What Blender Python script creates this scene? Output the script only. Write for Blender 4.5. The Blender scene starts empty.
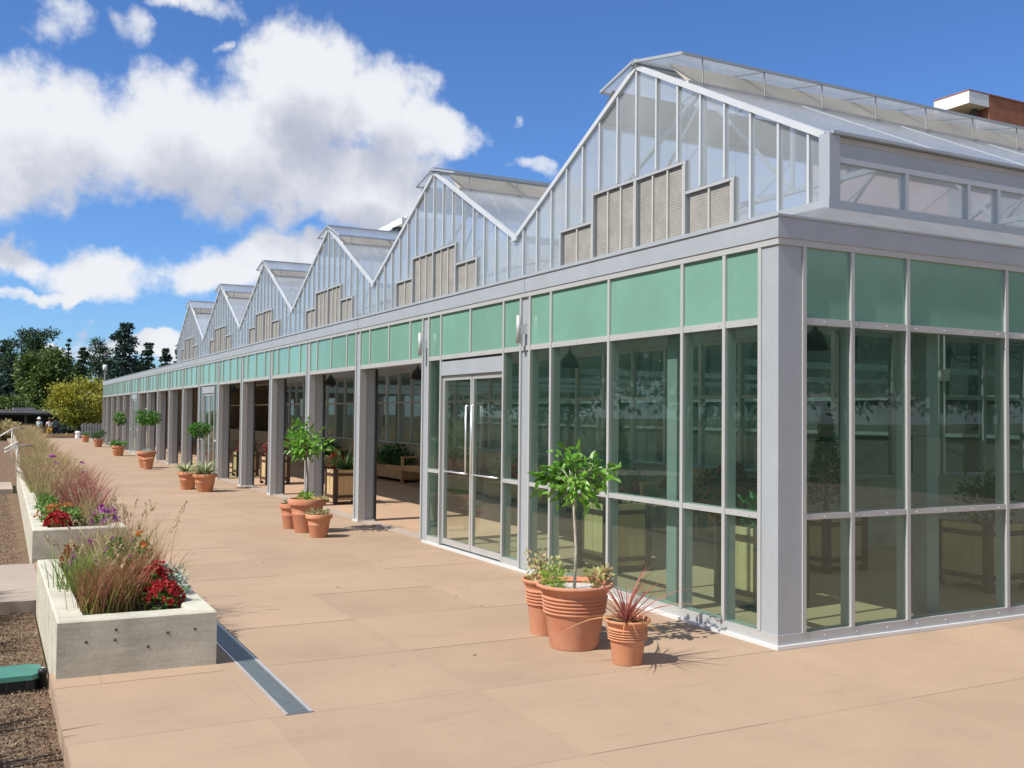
import bpy, math, random
import numpy as np
from mathutils import Matrix, Vector
R = math.radians
scene = bpy.context.scene
COL = scene.collection

# ------------------------------------------------------------------ camera
RIGHT, UP, FWD = (0.88510, -0.46530, 0.01005), (-0.02334, -0.02280, 0.99947), (0.46482, 0.88486, 0.03104)
F_PX, CAM = 995.0, Vector((-5.100, -5.526, 1.680))
cam = bpy.data.cameras.new('camera'); camo = bpy.data.objects.new('camera', cam); COL.objects.link(camo)
cam.sensor_width = 36.0; cam.lens = F_PX * 36.0 / 1024.0; cam.clip_start = 0.05; cam.clip_end = 3000
_r = Vector(RIGHT).normalized(); _f = Vector(FWD).normalized(); _u = _r.cross(_f).normalized()
camo.matrix_world = Matrix(((_r.x, _u.x, -_f.x, CAM.x), (_r.y, _u.y, -_f.y, CAM.y), (_r.z, _u.z, -_f.z, CAM.z), (0, 0, 0, 1)))
scene.camera = camo
def bearing(u, v):                      # azimuth / elevation of a direction in the world (radians)
    d = _r * ((u - 512) / F_PX) - _u * ((v - 384) / F_PX) + _f
    d.normalize()
    return math.atan2(d.x, d.y), math.asin(d.z)
def far(u, v, dist):
    d = _r * ((u - 512) / F_PX) - _u * ((v - 384) / F_PX) + _f
    return CAM + d * dist

# ------------------------------------------------------------------ light
SUN_EL, SUN_AZ = R(50), R(5)            # light travels along +X, turned slightly to +Y
sun = bpy.data.lights.new('sun', 'SUN'); suno = bpy.data.objects.new('sun', sun); COL.objects.link(suno)
sun.energy = 4.6; sun.angle = R(0.5); sun.color = (1.0, 0.955, 0.88)
sdir = Vector((math.cos(SUN_AZ) * math.cos(SUN_EL), math.sin(SUN_AZ) * math.cos(SUN_EL), -math.sin(SUN_EL)))
suno.rotation_euler = sdir.to_track_quat('-Z', 'Y').to_euler(); suno.location = (-20, -3, 30)
scene.view_settings.view_transform = 'Standard'; scene.view_settings.look = 'None'
scene.view_settings.gamma = 1.0; scene.view_settings.use_curve_mapping = False
scene.view_settings.exposure = 0.35
try:
    scene.cycles.max_bounces = 10; scene.cycles.transparent_max_bounces = 32; scene.cycles.transmission_bounces = 8
    scene.cycles.diffuse_bounces = 4; scene.cycles.glossy_bounces = 4; scene.cycles.caustics_reflective = False
    scene.cycles.caustics_refractive = False; scene.cycles.sample_clamp_indirect = 6
except Exception:
    pass

def nodes_of(nt):
    nt.nodes.clear(); return nt.nodes, nt.links
def N(nt, typ, **kw):
    n = nt.nodes.new(typ)
    for k, v in kw.items():
        if k.startswith('i_'): n.inputs[k[2:].replace('_', ' ')].default_value = v
        else: setattr(n, k, v)
    return n
def mth(nt, op, a, b=None, c=None, clamp=False):
    n = nt.nodes.new('ShaderNodeMath'); n.operation = op; n.use_clamp = clamp
    for i, x in enumerate((a, b, c)):
        if x is None: continue
        if isinstance(x, (int, float)): n.inputs[i].default_value = x
        else: nt.links.new(x, n.inputs[i])
    return n.outputs[0]
def vmth(nt, op, a, b=None):
    n = nt.nodes.new('ShaderNodeVectorMath'); n.operation = op
    for i, x in enumerate((a, b)):
        if x is None: continue
        if isinstance(x, (tuple, list)): n.inputs[i].default_value = x
        else: nt.links.new(x, n.inputs[i])
    return n.outputs['Value'] if op in ('LENGTH', 'DOT_PRODUCT') else n.outputs['Vector']

# ------------------------------------------------------------------ sky with cumulus clouds
BLOBS = []
for (u, v, ru, rv, *wt_) in [(55, 132, 92, 62), (15, 178, 55, 42), (165, 132, 95, 60), (250, 150, 110, 66), (300, 92, 72, 66), (375, 112, 72, 52),
                       (420, 130, 56, 34), (330, 180, 110, 42), (395, 200, 42, 28), (60, 16, 44, 32, .45), (128, 32, 26, 28, .3),
                       (185, -4, 60, 18, .6), (225, 38, 14, 10, .35), (8, 262, 26, 18), (95, 274, 72, 30), (30, 297, 70, 9, .7), (212, 272, 50, 26),
                       (285, 252, 60, 24), (513, 120, 16, 9, .1), (535, 172, 40, 12, .3), (58, 346, 26, 12), (150, 352, 60, 10), (-140, 150, 130, 90)]:
    az, el = bearing(u, v); BLOBS.append((az, el, ru / F_PX, rv / F_PX, wt_[0] if wt_ else 1.0))
g = bpy.data.node_groups.new('CloudDensity', 'ShaderNodeTree')
g.interface.new_socket('Vector', in_out='INPUT', socket_type='NodeSocketVector')
g.interface.new_socket('Dir', in_out='INPUT', socket_type='NodeSocketVector')
g.interface.new_socket('Value', in_out='OUTPUT', socket_type='NodeSocketFloat')
gi = g.nodes.new('NodeGroupInput'); go = g.nodes.new('NodeGroupOutput')
n1 = N(g, 'ShaderNodeTexNoise', noise_dimensions='2D'); n1.inputs['Scale'].default_value = 9; n1.inputs['Detail'].default_value = 9; n1.inputs['Roughness'].default_value = .62
g.links.new(gi.outputs[0], n1.inputs['Vector'])
wn = N(g, 'ShaderNodeTexNoise', noise_dimensions='2D'); wn.inputs['Scale'].default_value = 14; wn.inputs['Detail'].default_value = 5; wn.inputs['Roughness'].default_value = .55
g.links.new(gi.outputs[0], wn.inputs['Vector'])
wv = vmth(g, 'MULTIPLY', vmth(g, 'SUBTRACT', wn.outputs['Color'], (.5, .5, .5)), (.085, .06, 0)); wp = vmth(g, 'ADD', gi.outputs[0], wv)
acc = None
for (az, el, ra, re, wb_) in BLOBS:
    d = vmth(g, 'SUBTRACT', wp, (az, el, 0)); d = vmth(g, 'MULTIPLY', d, (1 / ra, 1 / re, 0))
    q = vmth(g, 'DOT_PRODUCT', d, d); q = mth(g, 'SUBTRACT', wb_, q)
    acc = q if acc is None else mth(g, 'SMOOTH_MAX', acc, q, .35)
acc = mth(g, 'MAXIMUM', acc, -2.0)
# unseen cumulus added round the rest of the sky as fill for shaded faces
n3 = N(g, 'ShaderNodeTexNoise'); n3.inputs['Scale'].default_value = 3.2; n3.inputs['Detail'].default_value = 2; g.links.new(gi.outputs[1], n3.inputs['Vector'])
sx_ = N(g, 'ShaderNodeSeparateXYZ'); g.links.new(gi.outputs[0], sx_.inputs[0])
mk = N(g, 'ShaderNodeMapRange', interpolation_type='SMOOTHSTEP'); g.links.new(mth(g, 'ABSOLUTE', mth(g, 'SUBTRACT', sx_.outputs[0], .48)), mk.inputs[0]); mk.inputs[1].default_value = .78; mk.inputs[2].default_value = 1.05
fill_cloud = mth(g, 'MULTIPLY', mth(g, 'SUBTRACT', n3.outputs[0], .47), 9.0); fill_cloud = mth(g, 'MULTIPLY_ADD', mth(g, 'ADD', fill_cloud, 2.0), mk.outputs[0], -2.0)
acc = mth(g, 'MAXIMUM', acc, mth(g, 'MINIMUM', fill_cloud, 1.2))
fb = mth(g, 'MULTIPLY', mth(g, 'SUBTRACT', n1.outputs[0], .5), 1.5)
n2 = N(g, 'ShaderNodeTexNoise', noise_dimensions='2D'); n2.inputs['Scale'].default_value = 34; n2.inputs['Detail'].default_value = 7; n2.inputs['Roughness'].default_value = .6
g.links.new(gi.outputs[0], n2.inputs['Vector'])
fb = mth(g, 'ADD', fb, mth(g, 'MULTIPLY', mth(g, 'SUBTRACT', n2.outputs[0], .5), .9))
g.interface.new_socket('Shade', in_out='OUTPUT', socket_type='NodeSocketFloat')
g.links.new(mth(g, 'ADD', acc, fb), go.inputs[0]); g.links.new(mth(g, 'ADD', acc, mth(g, 'MULTIPLY', fb, .5)), go.inputs[1])

world = bpy.data.worlds.new('World'); scene.world = world; world.use_nodes = True
wt = world.node_tree; nodes_of(wt)
sky = N(wt, 'ShaderNodeTexSky', sky_type='NISHITA', sun_disc=False, sun_elevation=SUN_EL, air_density=1.0, dust_density=0.25, ozone_density=2.2, altitude=100)
sky.sun_rotation = math.atan2(-sdir.x, -sdir.y)
tc = N(wt, 'ShaderNodeTexCoord'); sep = N(wt, 'ShaderNodeSeparateXYZ'); wt.links.new(tc.outputs['Generated'], sep.inputs[0])
az = mth(wt, 'ARCTAN2', sep.outputs[0], sep.outputs[1]); el = mth(wt, 'ARCSINE', sep.outputs[2])
cmb = N(wt, 'ShaderNodeCombineXYZ'); wt.links.new(az, cmb.inputs[0]); wt.links.new(el, cmb.inputs[1])
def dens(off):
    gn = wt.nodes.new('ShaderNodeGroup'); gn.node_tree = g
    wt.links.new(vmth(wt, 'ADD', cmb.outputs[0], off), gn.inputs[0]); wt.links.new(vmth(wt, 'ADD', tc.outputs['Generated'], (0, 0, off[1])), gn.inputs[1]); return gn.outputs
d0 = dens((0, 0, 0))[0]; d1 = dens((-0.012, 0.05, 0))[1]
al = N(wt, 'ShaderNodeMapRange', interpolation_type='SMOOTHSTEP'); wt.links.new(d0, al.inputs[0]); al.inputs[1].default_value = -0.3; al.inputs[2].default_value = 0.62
sh = N(wt, 'ShaderNodeMapRange', interpolation_type='SMOOTHSTEP'); wt.links.new(d1, sh.inputs[0]); sh.inputs[1].default_value = 0.15; sh.inputs[2].default_value = 1.25
cc = N(wt, 'ShaderNodeMix', data_type='RGBA'); wt.links.new(sh.outputs[0], cc.inputs[0])
cc.inputs[6].default_value = (6.9, 7.05, 7.3, 1); cc.inputs[7].default_value = (3.8, 4.05, 4.9, 1)
tint = N(wt, 'ShaderNodeMix', data_type='RGBA', blend_type='MULTIPLY'); tint.inputs[0].default_value = 1
wt.links.new(sky.outputs[0], tint.inputs[6]); tint.inputs[7].default_value = (0.52, 0.78, 1.16, 1)
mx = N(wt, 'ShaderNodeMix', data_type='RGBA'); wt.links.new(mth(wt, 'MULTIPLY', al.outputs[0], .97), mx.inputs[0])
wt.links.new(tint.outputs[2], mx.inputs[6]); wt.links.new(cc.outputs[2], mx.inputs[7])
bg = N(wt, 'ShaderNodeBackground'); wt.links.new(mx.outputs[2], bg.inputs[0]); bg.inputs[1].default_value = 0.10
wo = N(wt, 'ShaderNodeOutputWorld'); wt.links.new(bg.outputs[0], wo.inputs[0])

# ------------------------------------------------------------------ materials
MATS = {}
def mat(name, col, rough=.6, metal=0.0, var=.12, vscale=3.0, col2=None, bump=0.0, bscale=60.0, spec=.5, world_pos=True, fine=0.0, coat=0.0):
    m = bpy.data.materials.new(name); m.use_nodes = True; nt = m.node_tree; nodes_of(nt)
    p = N(nt, 'ShaderNodeBsdfPrincipled'); o = N(nt, 'ShaderNodeOutputMaterial'); nt.links.new(p.outputs[0], o.inputs[0])
    p.inputs['Roughness'].default_value = rough; p.inputs['Metallic'].default_value = metal
    p.inputs['Specular IOR Level'].default_value = spec; p.inputs['Coat Weight'].default_value = coat
    if world_pos: src = N(nt, 'ShaderNodeNewGeometry').outputs['Position']
    else: src = N(nt, 'ShaderNodeTexCoord').outputs['Object']
    no = N(nt, 'ShaderNodeTexNoise'); no.inputs['Scale'].default_value = vscale; no.inputs['Detail'].default_value = 7; no.inputs['Roughness'].default_value = .65
    nt.links.new(src, no.inputs['Vector'])
    c2 = col2 if col2 else tuple(c * (1 - 2.2 * var) for c in col); c1 = tuple(min(1, c * (1 + var)) for c in col) if not col2 else col
    ramp = N(nt, 'ShaderNodeValToRGB'); nt.links.new(no.outputs[0], ramp.inputs[0])
    ramp.color_ramp.elements[0].position = .3; ramp.color_ramp.elements[0].color = (*c2, 1)
    ramp.color_ramp.elements[1].position = .68; ramp.color_ramp.elements[1].color = (*c1, 1)
    out = ramp.outputs[0]
    if fine:
        nf = N(nt, 'ShaderNodeTexNoise'); nf.inputs['Scale'].default_value = bscale; nf.inputs['Detail'].default_value = 4
        nt.links.new(src, nf.inputs['Vector'])
        mr = N(nt, 'ShaderNodeMapRange'); nt.links.new(nf.outputs[0], mr.inputs[0]); mr.inputs[1].default_value = .3; mr.inputs[2].default_value = .7
        mr.inputs[3].default_value = 1 - fine; mr.inputs[4].default_value = 1 + fine
        mm = N(nt, 'ShaderNodeMix', data_type='RGBA', blend_type='MULTIPLY'); mm.inputs[0].default_value = 1
        nt.links.new(out, mm.inputs[6]); nt.links.new(mr.outputs[0], mm.inputs[7]); out = mm.outputs[2]
    nt.links.new(out, p.inputs['Base Color'])
    if bump:
        nb = N(nt, 'ShaderNodeTexNoise'); nb.inputs['Scale'].default_value = bscale; nb.inputs['Detail'].default_value = 6
        nt.links.new(src, nb.inputs['Vector'])
        b = N(nt, 'ShaderNodeBump'); b.inputs['Strength'].default_value = bump; b.inputs['Distance'].default_value = .01
        nt.links.new(nb.outputs[0], b.inputs['Height']); nt.links.new(b.outputs[0], p.inputs['Normal'])
    MATS[name] = m; return m

def leafmat(name, cols, rough=.5, trans=.35, spec=.4):
    m = bpy.data.materials.new(name); m.use_nodes = True; nt = m.node_tree; nodes_of(nt)
    a = N(nt, 'ShaderNodeAttribute', attribute_name='rnd'); rp = N(nt, 'ShaderNodeValToRGB'); nt.links.new(a.outputs['Fac'], rp.inputs[0])
    cr = rp.color_ramp
    while len(cr.elements) < len(cols): cr.elements.new(.5)
    for i, c in enumerate(cols):
        cr.elements[i].position = i / max(1, len(cols) - 1); cr.elements[i].color = (*c, 1)
    p = N(nt, 'ShaderNodeBsdfPrincipled'); p.inputs['Roughness'].default_value = rough; p.inputs['Specular IOR Level'].default_value = spec
    nt.links.new(rp.outputs[0], p.inputs['Base Color'])
    t = N(nt, 'ShaderNodeBsdfTranslucent'); nt.links.new(rp.outputs[0], t.inputs[0])
    mx = N(nt, 'ShaderNodeMixShader'); mx.inputs[0].default_value = trans
    nt.links.new(p.outputs[0], mx.inputs[1]); nt.links.new(t.outputs[0], mx.inputs[2])
    o = N(nt, 'ShaderNodeOutputMaterial'); nt.links.new(mx.outputs[0], o.inputs[0]); MATS[name] = m; return m

def glassmat(name, tint, haze=0.0, hazecol=(.8, .85, .88), refl=1.0, ior=1.52, rough=0.0, stripes=0):
    m = bpy.data.materials.new(name); m.use_nodes = True; nt = m.node_tree; nodes_of(nt)
    t = N(nt, 'ShaderNodeBsdfTransparent'); t.inputs[0].default_value = (*tint, 1)
    base = t.outputs[0]
    if haze:
        df = N(nt, 'ShaderNodeBsdfDiffuse'); df.inputs[0].default_value = (*hazecol, 1)
        tl = N(nt, 'ShaderNodeBsdfTranslucent'); tl.inputs[0].default_value = (*hazecol, 1)
        m1 = N(nt, 'ShaderNodeMixShader'); m1.inputs[0].default_value = .45; nt.links.new(df.outputs[0], m1.inputs[1]); nt.links.new(tl.outputs[0], m1.inputs[2])
        m2 = N(nt, 'ShaderNodeMixShader'); nt.links.new(base, m2.inputs[1]); nt.links.new(m1.outputs[0], m2.inputs[2])
        no = N(nt, 'ShaderNodeTexNoise'); no.inputs['Scale'].default_value = 1.3; no.inputs['Detail'].default_value = 4
        gp = N(nt, 'ShaderNodeNewGeometry'); nt.links.new(gp.outputs['Position'], no.inputs['Vector'])
        mr = N(nt, 'ShaderNodeMapRange'); nt.links.new(no.outputs[0], mr.inputs[0]); mr.inputs[1].default_value = .3; mr.inputs[2].default_value = .7
        mr.inputs[3].default_value = haze * .75; mr.inputs[4].default_value = min(1, haze * 1.25); nt.links.new(mr.outputs[0], m2.inputs[0])
        base = m2.outputs[0]
    gl = N(nt, 'ShaderNodeBsdfGlossy'); gl.inputs['Roughness'].default_value = rough; gl.inputs[0].default_value = (1, 1, 1, 1)
    nb = N(nt, 'ShaderNodeTexNoise'); nb.inputs['Scale'].default_value = .9; nb.inputs['Detail'].default_value = 1
    gp2 = N(nt, 'ShaderNodeNewGeometry'); nt.links.new(gp2.outputs['Position'], nb.inputs['Vector'])
    bp = N(nt, 'ShaderNodeBump'); bp.inputs['Strength'].default_value = .06; bp.inputs['Distance'].default_value = .05
    nt.links.new(nb.outputs[0], bp.inputs['Height']); nt.links.new(bp.outputs[0], gl.inputs['Normal'])
    mx = N(nt, 'ShaderNodeMixShader'); cosv = mth(nt, 'ABSOLUTE', vmth(nt, 'DOT_PRODUCT', gp2.outputs['Normal'], gp2.outputs['Incoming'])); r0 = ((ior - 1) / (ior + 1)) ** 2
    nt.links.new(mth(nt, 'MULTIPLY', mth(nt, 'MULTIPLY_ADD', mth(nt, 'POWER', mth(nt, 'SUBTRACT', 1.0, cosv), 5.0), 1 - r0, r0), refl, clamp=True), mx.inputs[0])
    nt.links.new(base, mx.inputs[1]); nt.links.new(gl.outputs[0], mx.inputs[2])
    o = N(nt, 'ShaderNodeOutputMaterial'); nt.links.new(mx.outputs[0], o.inputs[0]); MATS[name] = m; return m

mat('paving', (.405, .290, .200), .85, var=.05, vscale=.8, bump=.1, bscale=110, spec=.2, fine=.10)
def paving_wear(m):
    nt = m.node_tree; p = [n for n in nt.nodes if n.type == 'BSDF_PRINCIPLED'][0]; src = p.inputs['Base Color'].links[0].from_socket
    oi = N(nt, 'ShaderNodeObjectInfo'); gp = N(nt, 'ShaderNodeNewGeometry'); out = src
    def mul(fac_socket):
        nonlocal out
        mm = N(nt, 'ShaderNodeMix', data_type='RGBA', blend_type='MULTIPLY'); mm.inputs[0].default_value = 1
        nt.links.new(out, mm.inputs[6]); nt.links.new(fac_socket, mm.inputs[7]); out = mm.outputs[2]
    mul(mth(nt, 'MULTIPLY_ADD', oi.outputs['Random'], .09, .94))
    for sc, lo, hi, depth, st in ((1.1, .55, .75, .07, (1, 1, 1)), (6.0, .67, .76, .10, (1, 1, 1)), (2.6, .60, .72, .07, (.35, 2.2, 1)), (34, .68, .78, .18, (1, 1, 1))):
        n = N(nt, 'ShaderNodeTexNoise'); n.inputs['Scale'].default_value = sc; n.inputs['Detail'].default_value = 5; n.inputs['Distortion'].default_value = .6
        nt.links.new(vmth(nt, 'MULTIPLY', gp.outputs['Position'], st), n.inputs['Vector'])
        r = N(nt, 'ShaderNodeMapRange', interpolation_type='SMOOTHSTEP'); nt.links.new(n.outputs[0], r.inputs[0]); r.inputs[1].default_value = lo; r.inputs[2].default_value = hi; r.inputs[3].default_value = 1; r.inputs[4].default_value = 1 - depth
        mul(r.outputs[0])
    nt.links.new(out, p.inputs['Base Color'])
paving_wear(MATS['paving'])
mat('joint', (.375, .268, .186), .95, var=.1)
mat('inner_paving', (.50, .33, .22), .7, var=.07, vscale=.7, fine=.05, bscale=90)
mat('soil', (.23, .16, .105), .95, col2=(.11, .075, .05), vscale=7, bump=.9, bscale=45, spec=.1, fine=.35)
mat('ground', (.15, .12, .07), .95, col2=(.06, .075, .028), vscale=.35, bump=.5, bscale=30, spec=.1, fine=.3)
mat('path', (.41, .335, .275), .9, var=.06, vscale=1.2, fine=.06, bscale=90, spec=.2)
mat('concrete', (.56, .535, .435), .85, var=.10, vscale=3.2, bump=.12, bscale=70, spec=.25, fine=.07)
def board_marks(m):
    nt = m.node_tree; p = [n for n in nt.nodes if n.type == 'BSDF_PRINCIPLED'][0]; src = p.inputs['Base Color'].links[0].from_socket
    gp = N(nt, 'ShaderNodeNewGeometry'); n = N(nt, 'ShaderNodeTexNoise'); n.inputs['Scale'].default_value = 2.4; n.inputs['Detail'].default_value = 6; n.inputs['Roughness'].default_value = .7
    nt.links.new(vmth(nt, 'MULTIPLY', gp.outputs['Position'], (1, 1, 11)), n.inputs['Vector'])
    r = N(nt, 'ShaderNodeMapRange'); nt.links.new(n.outputs[0], r.inputs[0]); r.inputs[1].default_value = .3; r.inputs[2].default_value = .7; r.inputs[3].default_value = .84; r.inputs[4].default_value = 1.08
    mm = N(nt, 'ShaderNodeMix', data_type='RGBA', blend_type='MULTIPLY'); mm.inputs[0].default_value = 1; nt.links.new(src, mm.inputs[6]); nt.links.new(r.outputs[0], mm.inputs[7]); nt.links.new(mm.outputs[2], p.inputs['Base Color'])
board_marks(MATS['concrete'])
mat('hole', (.10, .09, .08), .9)
mat('aluminium', (.41, .445, .475), .45, metal=.2, var=.035, vscale=2.5, fine=.02, bscale=25)
mat('frame', (.48, .49, .48), .45, metal=.2, var=.03, vscale=2)
mat('flashing', (.82, .84, .84), .35, metal=.35, var=.03)
mat('skirt', (.25, .258, .265), .5, metal=.2, var=.06)
mat('white_frame', (.63, .655, .665), .4, metal=.2, var=.04, vscale=2)
mat('spandrel', (.185, .365, .285), .10, var=.05, vscale=1.4, spec=.7)
def pane_shift(m, amt):
    nt = m.node_tree; p = [n for n in nt.nodes if n.type == 'BSDF_PRINCIPLED'][0]; src = p.inputs['Base Color'].links[0].from_socket; oi = N(nt, 'ShaderNodeObjectInfo')
    mm = N(nt, 'ShaderNodeMix', data_type='RGBA', blend_type='MULTIPLY'); mm.inputs[0].default_value = 1; nt.links.new(src, mm.inputs[6]); nt.links.new(mth(nt, 'MULTIPLY_ADD', oi.outputs['Random'], amt, 1 - amt / 2), mm.inputs[7]); nt.links.new(mm.outputs[2], p.inputs['Base Color'])
pane_shift(MATS['spandrel'], .14)
mat('vent', (.33, .315, .285), .75, var=.1, vscale=5)
mat('vent_bar', (.50, .48, .44), .6, var=.05)
mat('screen', (.50, .45, .38), .85, var=.08, vscale=2)
mat('inner_wall', (.12, .125, .115), .85, var=.1, vscale=.8)
mat('inner_post', (.30, .32, .32), .5, var=.05)
mat('gasket', (.02, .02, .022), .6)
mat('ceiling', (.66, .67, .65), .8, var=.06)
mat('dark_metal', (.025, .026, .028), .4, metal=.3)
mat('chrome', (.88, .89, .90), .32, metal=.7, var=.02)
mat('terracotta', (.51, .195, .105), .8, col2=(.56, .29, .185), vscale=4, fine=.06, bscale=60, spec=.25)
mat('terracotta_orange', (.55, .22, .11), .8, col2=(.58, .30, .18), vscale=4, fine=.06, bscale=60, spec=.25)
mat('terracotta_pale', (.57, .26, .145), .8, var=.12, vscale=6, fine=.06, bscale=60, spec=.2)
mat('potting_soil', (.06, .045, .033), .95, bump=.6, bscale=120)
mat('gravel', (.55, .52, .48), .9, var=.2, vscale=40)
mat('wood', (.62, .42, .20), .55, col2=(.50, .31, .14), vscale=4)
mat('pale_wood', (.62, .46, .25), .6, col2=(.52, .37, .19), vscale=4)
mat('dark_wood', (.075, .04, .028), .6, var=.15)
mat('grate', (.20, .23, .23), .45, metal=.5, var=.1, vscale=20)
mat('steel_edge', (.62, .63, .62), .35, metal=.5, var=.03)
mat('green_plastic', (.06, .21, .155), .5, var=.1, vscale=6)
mat('black_plastic', (.02, .02, .022), .5)
mat('white_paint', (.82, .82, .80), .5, var=.04)
mat('trunk', (.24, .18, .12), .9, var=.2, vscale=30, bump=.4, bscale=90)
mat('pale_trunk', (.50, .46, .38), .9, var=.2, vscale=40, bump=.3, bscale=90)
mat('bark', (.12, .09, .065), .95, var=.2, vscale=3)
mat('brick_wall', (.36, .135, .075), .9, var=.1, vscale=2)
mat('shelter_roof', (.07, .075, .08), .7, var=.1)
mat('fence_grey', (.34, .33, .33), .8, var=.12)
mat('edging', (.36, .28, .24), .9)
mat('skin', (.48, .29, .20), .6, var=.03)
for nm, c in [('cloth_blue', (.45, .62, .75)), ('cloth_white', (.80, .79, .78)), ('cloth_yellow', (.80, .47, .04)), ('cloth_teal', (.05, .22, .26)),
              ('cloth_pink', (.62, .12, .42)), ('cloth_navy', (.03, .04, .07)), ('hair_dark', (.03, .02, .015))]:
    mat(nm, c, .85, var=.05, vscale=20)
mat('shoe', (.05, .045, .04), .6)
leafmat('citrus', [(.05, .15, .016), (.12, .30, .03), (.20, .42, .055), (.32, .52, .12)], .34, .3, .45)
leafmat('topiary', [(.035, .12, .018), (.08, .22, .03), (.15, .32, .05)], .35, .3, .5)
leafmat('shrub', [(.02, .07, .015), (.05, .14, .03), (.09, .19, .05)], .5, .25)
leafmat('redleaf', [(.05, .10, .02), (.20, .03, .02), (.36, .05, .035)], .5, .3)
leafmat('jade', [(.20, .26, .06), (.42, .44, .14), (.58, .52, .28), (.40, .14, .07)], .4, .25)
leafmat('lime', [(.18, .34, .03), (.30, .48, .06)], .5, .3)
leafmat('cordyline', [(.30, .07, .06), (.42, .13, .10), (.50, .20, .15)], .45, .3)
leafmat('dryblade', [(.58, .30, .11), (.66, .42, .18)], .6, .3)
leafmat('agave', [(.20, .28, .12), (.34, .40, .20), (.52, .52, .28)], .5, .15)
leafmat('redgrass', [(.15, .24, .04), (.26, .20, .06), (.36, .16, .09), (.38, .13, .10)], .6, .35)
leafmat('winegrass', [(.24, .18, .08), (.34, .13, .10), (.40, .13, .12), (.42, .22, .16)], .6, .35)
leafmat('greengrass', [(.11, .22, .03), (.22, .33, .06), (.36, .36, .12)], .6, .35)
leafmat('tangrass', [(.34, .33, .12), (.48, .40, .20), (.55, .42, .25)], .7, .35)
leafmat('pinkgrass', [(.24, .32, .08), (.44, .38, .18), (.48, .28, .19), (.42, .17, .16)], .7, .35)
leafmat('seedhead', [(.50, .38, .22), (.66, .54, .34)], .8, .3)
leafmat('mum', [(.28, .010, .018), (.46, .02, .028), (.55, .05, .04)], .6, .25)
leafmat('rustmum', [(.28, .045, .02), (.42, .08, .03)], .6, .25)
leafmat('aster', [(.32, .04, .28), (.50, .09, .45), (.62, .20, .56)], .6, .3)
leafmat('orangeflower', [(.62, .14, .03), (.70, .26, .06)], .6, .3)
leafmat('yarrow', [(.50, .20, .05), (.60, .30, .10)], .7, .25)
leafmat('silver', [(.26, .36, .27), (.42, .50, .42), (.58, .64, .56)], .7, .2)
leafmat('flowerleaf', [(.06, .15, .02), (.12, .24, .04), (.20, .32, .07)], .5, .3)
leafmat('conifer', [(.020, .050, .028), (.042, .090, .046), (.08, .135, .068)], .7, .1)
leafmat('bluefir', [(.016, .042, .036), (.036, .078, .06), (.068, .118, .088)], .7, .1)
leafmat('pine', [(.018, .046, .022), (.04, .085, .038), (.08, .13, .055)], .7, .1)
leafmat('green_tree', [(.05, .095, .025), (.11, .17, .04), (.19, .25, .065)], .6, .2)
leafmat('yellow_tree', [(.13, .19, .025), (.32, .33, .04), (.54, .46, .06)], .6, .25)
leafmat('chips', [(.07, .048, .03), (.13, .088, .055), (.19, .13, .08), (.25, .175, .11), (.38, .30, .21)], .9, 0)
leafmat('litter', [(.16, .08, .04), (.28, .15, .07), (.34, .24, .12)], .8, .1)
glassmat('glass', (.81, .905, .86), haze=.028, hazecol=(.28, .58, .50), refl=1.0)
glassmat('door_glass', (.86, .94, .90), haze=.03, hazecol=(.5, .6, .56), refl=1.0)
glassmat('inner_glass', (.74, .84, .79), refl=.8)
glassmat('ceiling_poly', (.8, .84, .82), haze=.8, hazecol=(.70, .74, .71), refl=.2, rough=.3)
glassmat('poly', (.94, .965, .98), haze=.20, hazecol=(.85, .89, .90), refl=1.0, rough=.06)
glassmat('roof_poly', (.86, .89, .92), haze=.36, hazecol=(.78, .81, .83), refl=.8, rough=.15)

# ------------------------------------------------------------------ building helpers
def obj(name, verts, faces, m, parent=None, smooth=False, loc=None):
    me = bpy.data.meshes.new(name); me.from_pydata([tuple(v) for v in verts], [], [tuple(f) for f in faces]); me.update()
    if smooth: me.polygons.foreach_set('use_smooth', [True] * len(me.polygons))
    me.materials.append(MATS[m]); o = bpy.data.objects.new(name, me); COL.objects.link(o)
    if parent: o.parent = parent
    if loc: o.location = loc
    return o
def link_mesh(name, me, parent=None, loc=(0, 0, 0), rot=None, scale=None):
    o = bpy.data.objects.new(name, me); COL.objects.link(o); o.location = loc
    if parent: o.parent = parent
    if rot: o.rotation_euler = rot
    if scale: o.scale = scale
    return o
def tag(o, label=None, cat=None, group=None, kind=None):
    if label: o['label'] = label
    if cat: o['category'] = cat
    if group: o['group'] = group
    if kind: o['kind'] = kind
    return o
def empty(name, loc=(0, 0, 0), label=None, cat=None, group=None, rz=0):
    o = bpy.data.objects.new(name, None); COL.objects.link(o); o.location = loc; o.rotation_euler = (0, 0, rz); o.empty_display_size = .2
    return tag(o, label, cat, group)
BF = [(0, 3, 2, 1), (4, 5, 6, 7), (0, 1, 5, 4), (1, 2, 6, 5), (2, 3, 7, 6), (3, 0, 4, 7)]
_bc = {}
def box(name, a, b, m, parent=None):
    s = [round(abs(b[i] - a[i]), 4) for i in range(3)]; key = (*s, m)
    if key not in _bc:
        hx, hy, hz = s[0] / 2, s[1] / 2, s[2] / 2
        me = bpy.data.meshes.new(name)
        me.from_pydata([(-hx, -hy, -hz), (hx, -hy, -hz), (hx, hy, -hz), (-hx, hy, -hz), (-hx, -hy, hz), (hx, -hy, hz), (hx, hy, hz), (-hx, hy, hz)], [], BF)
        me.update(); me.materials.append(MATS[m]); _bc[key] = me
    return link_mesh(name, _bc[key], parent, [(a[i] + b[i]) / 2 for i in range(3)])
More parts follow.
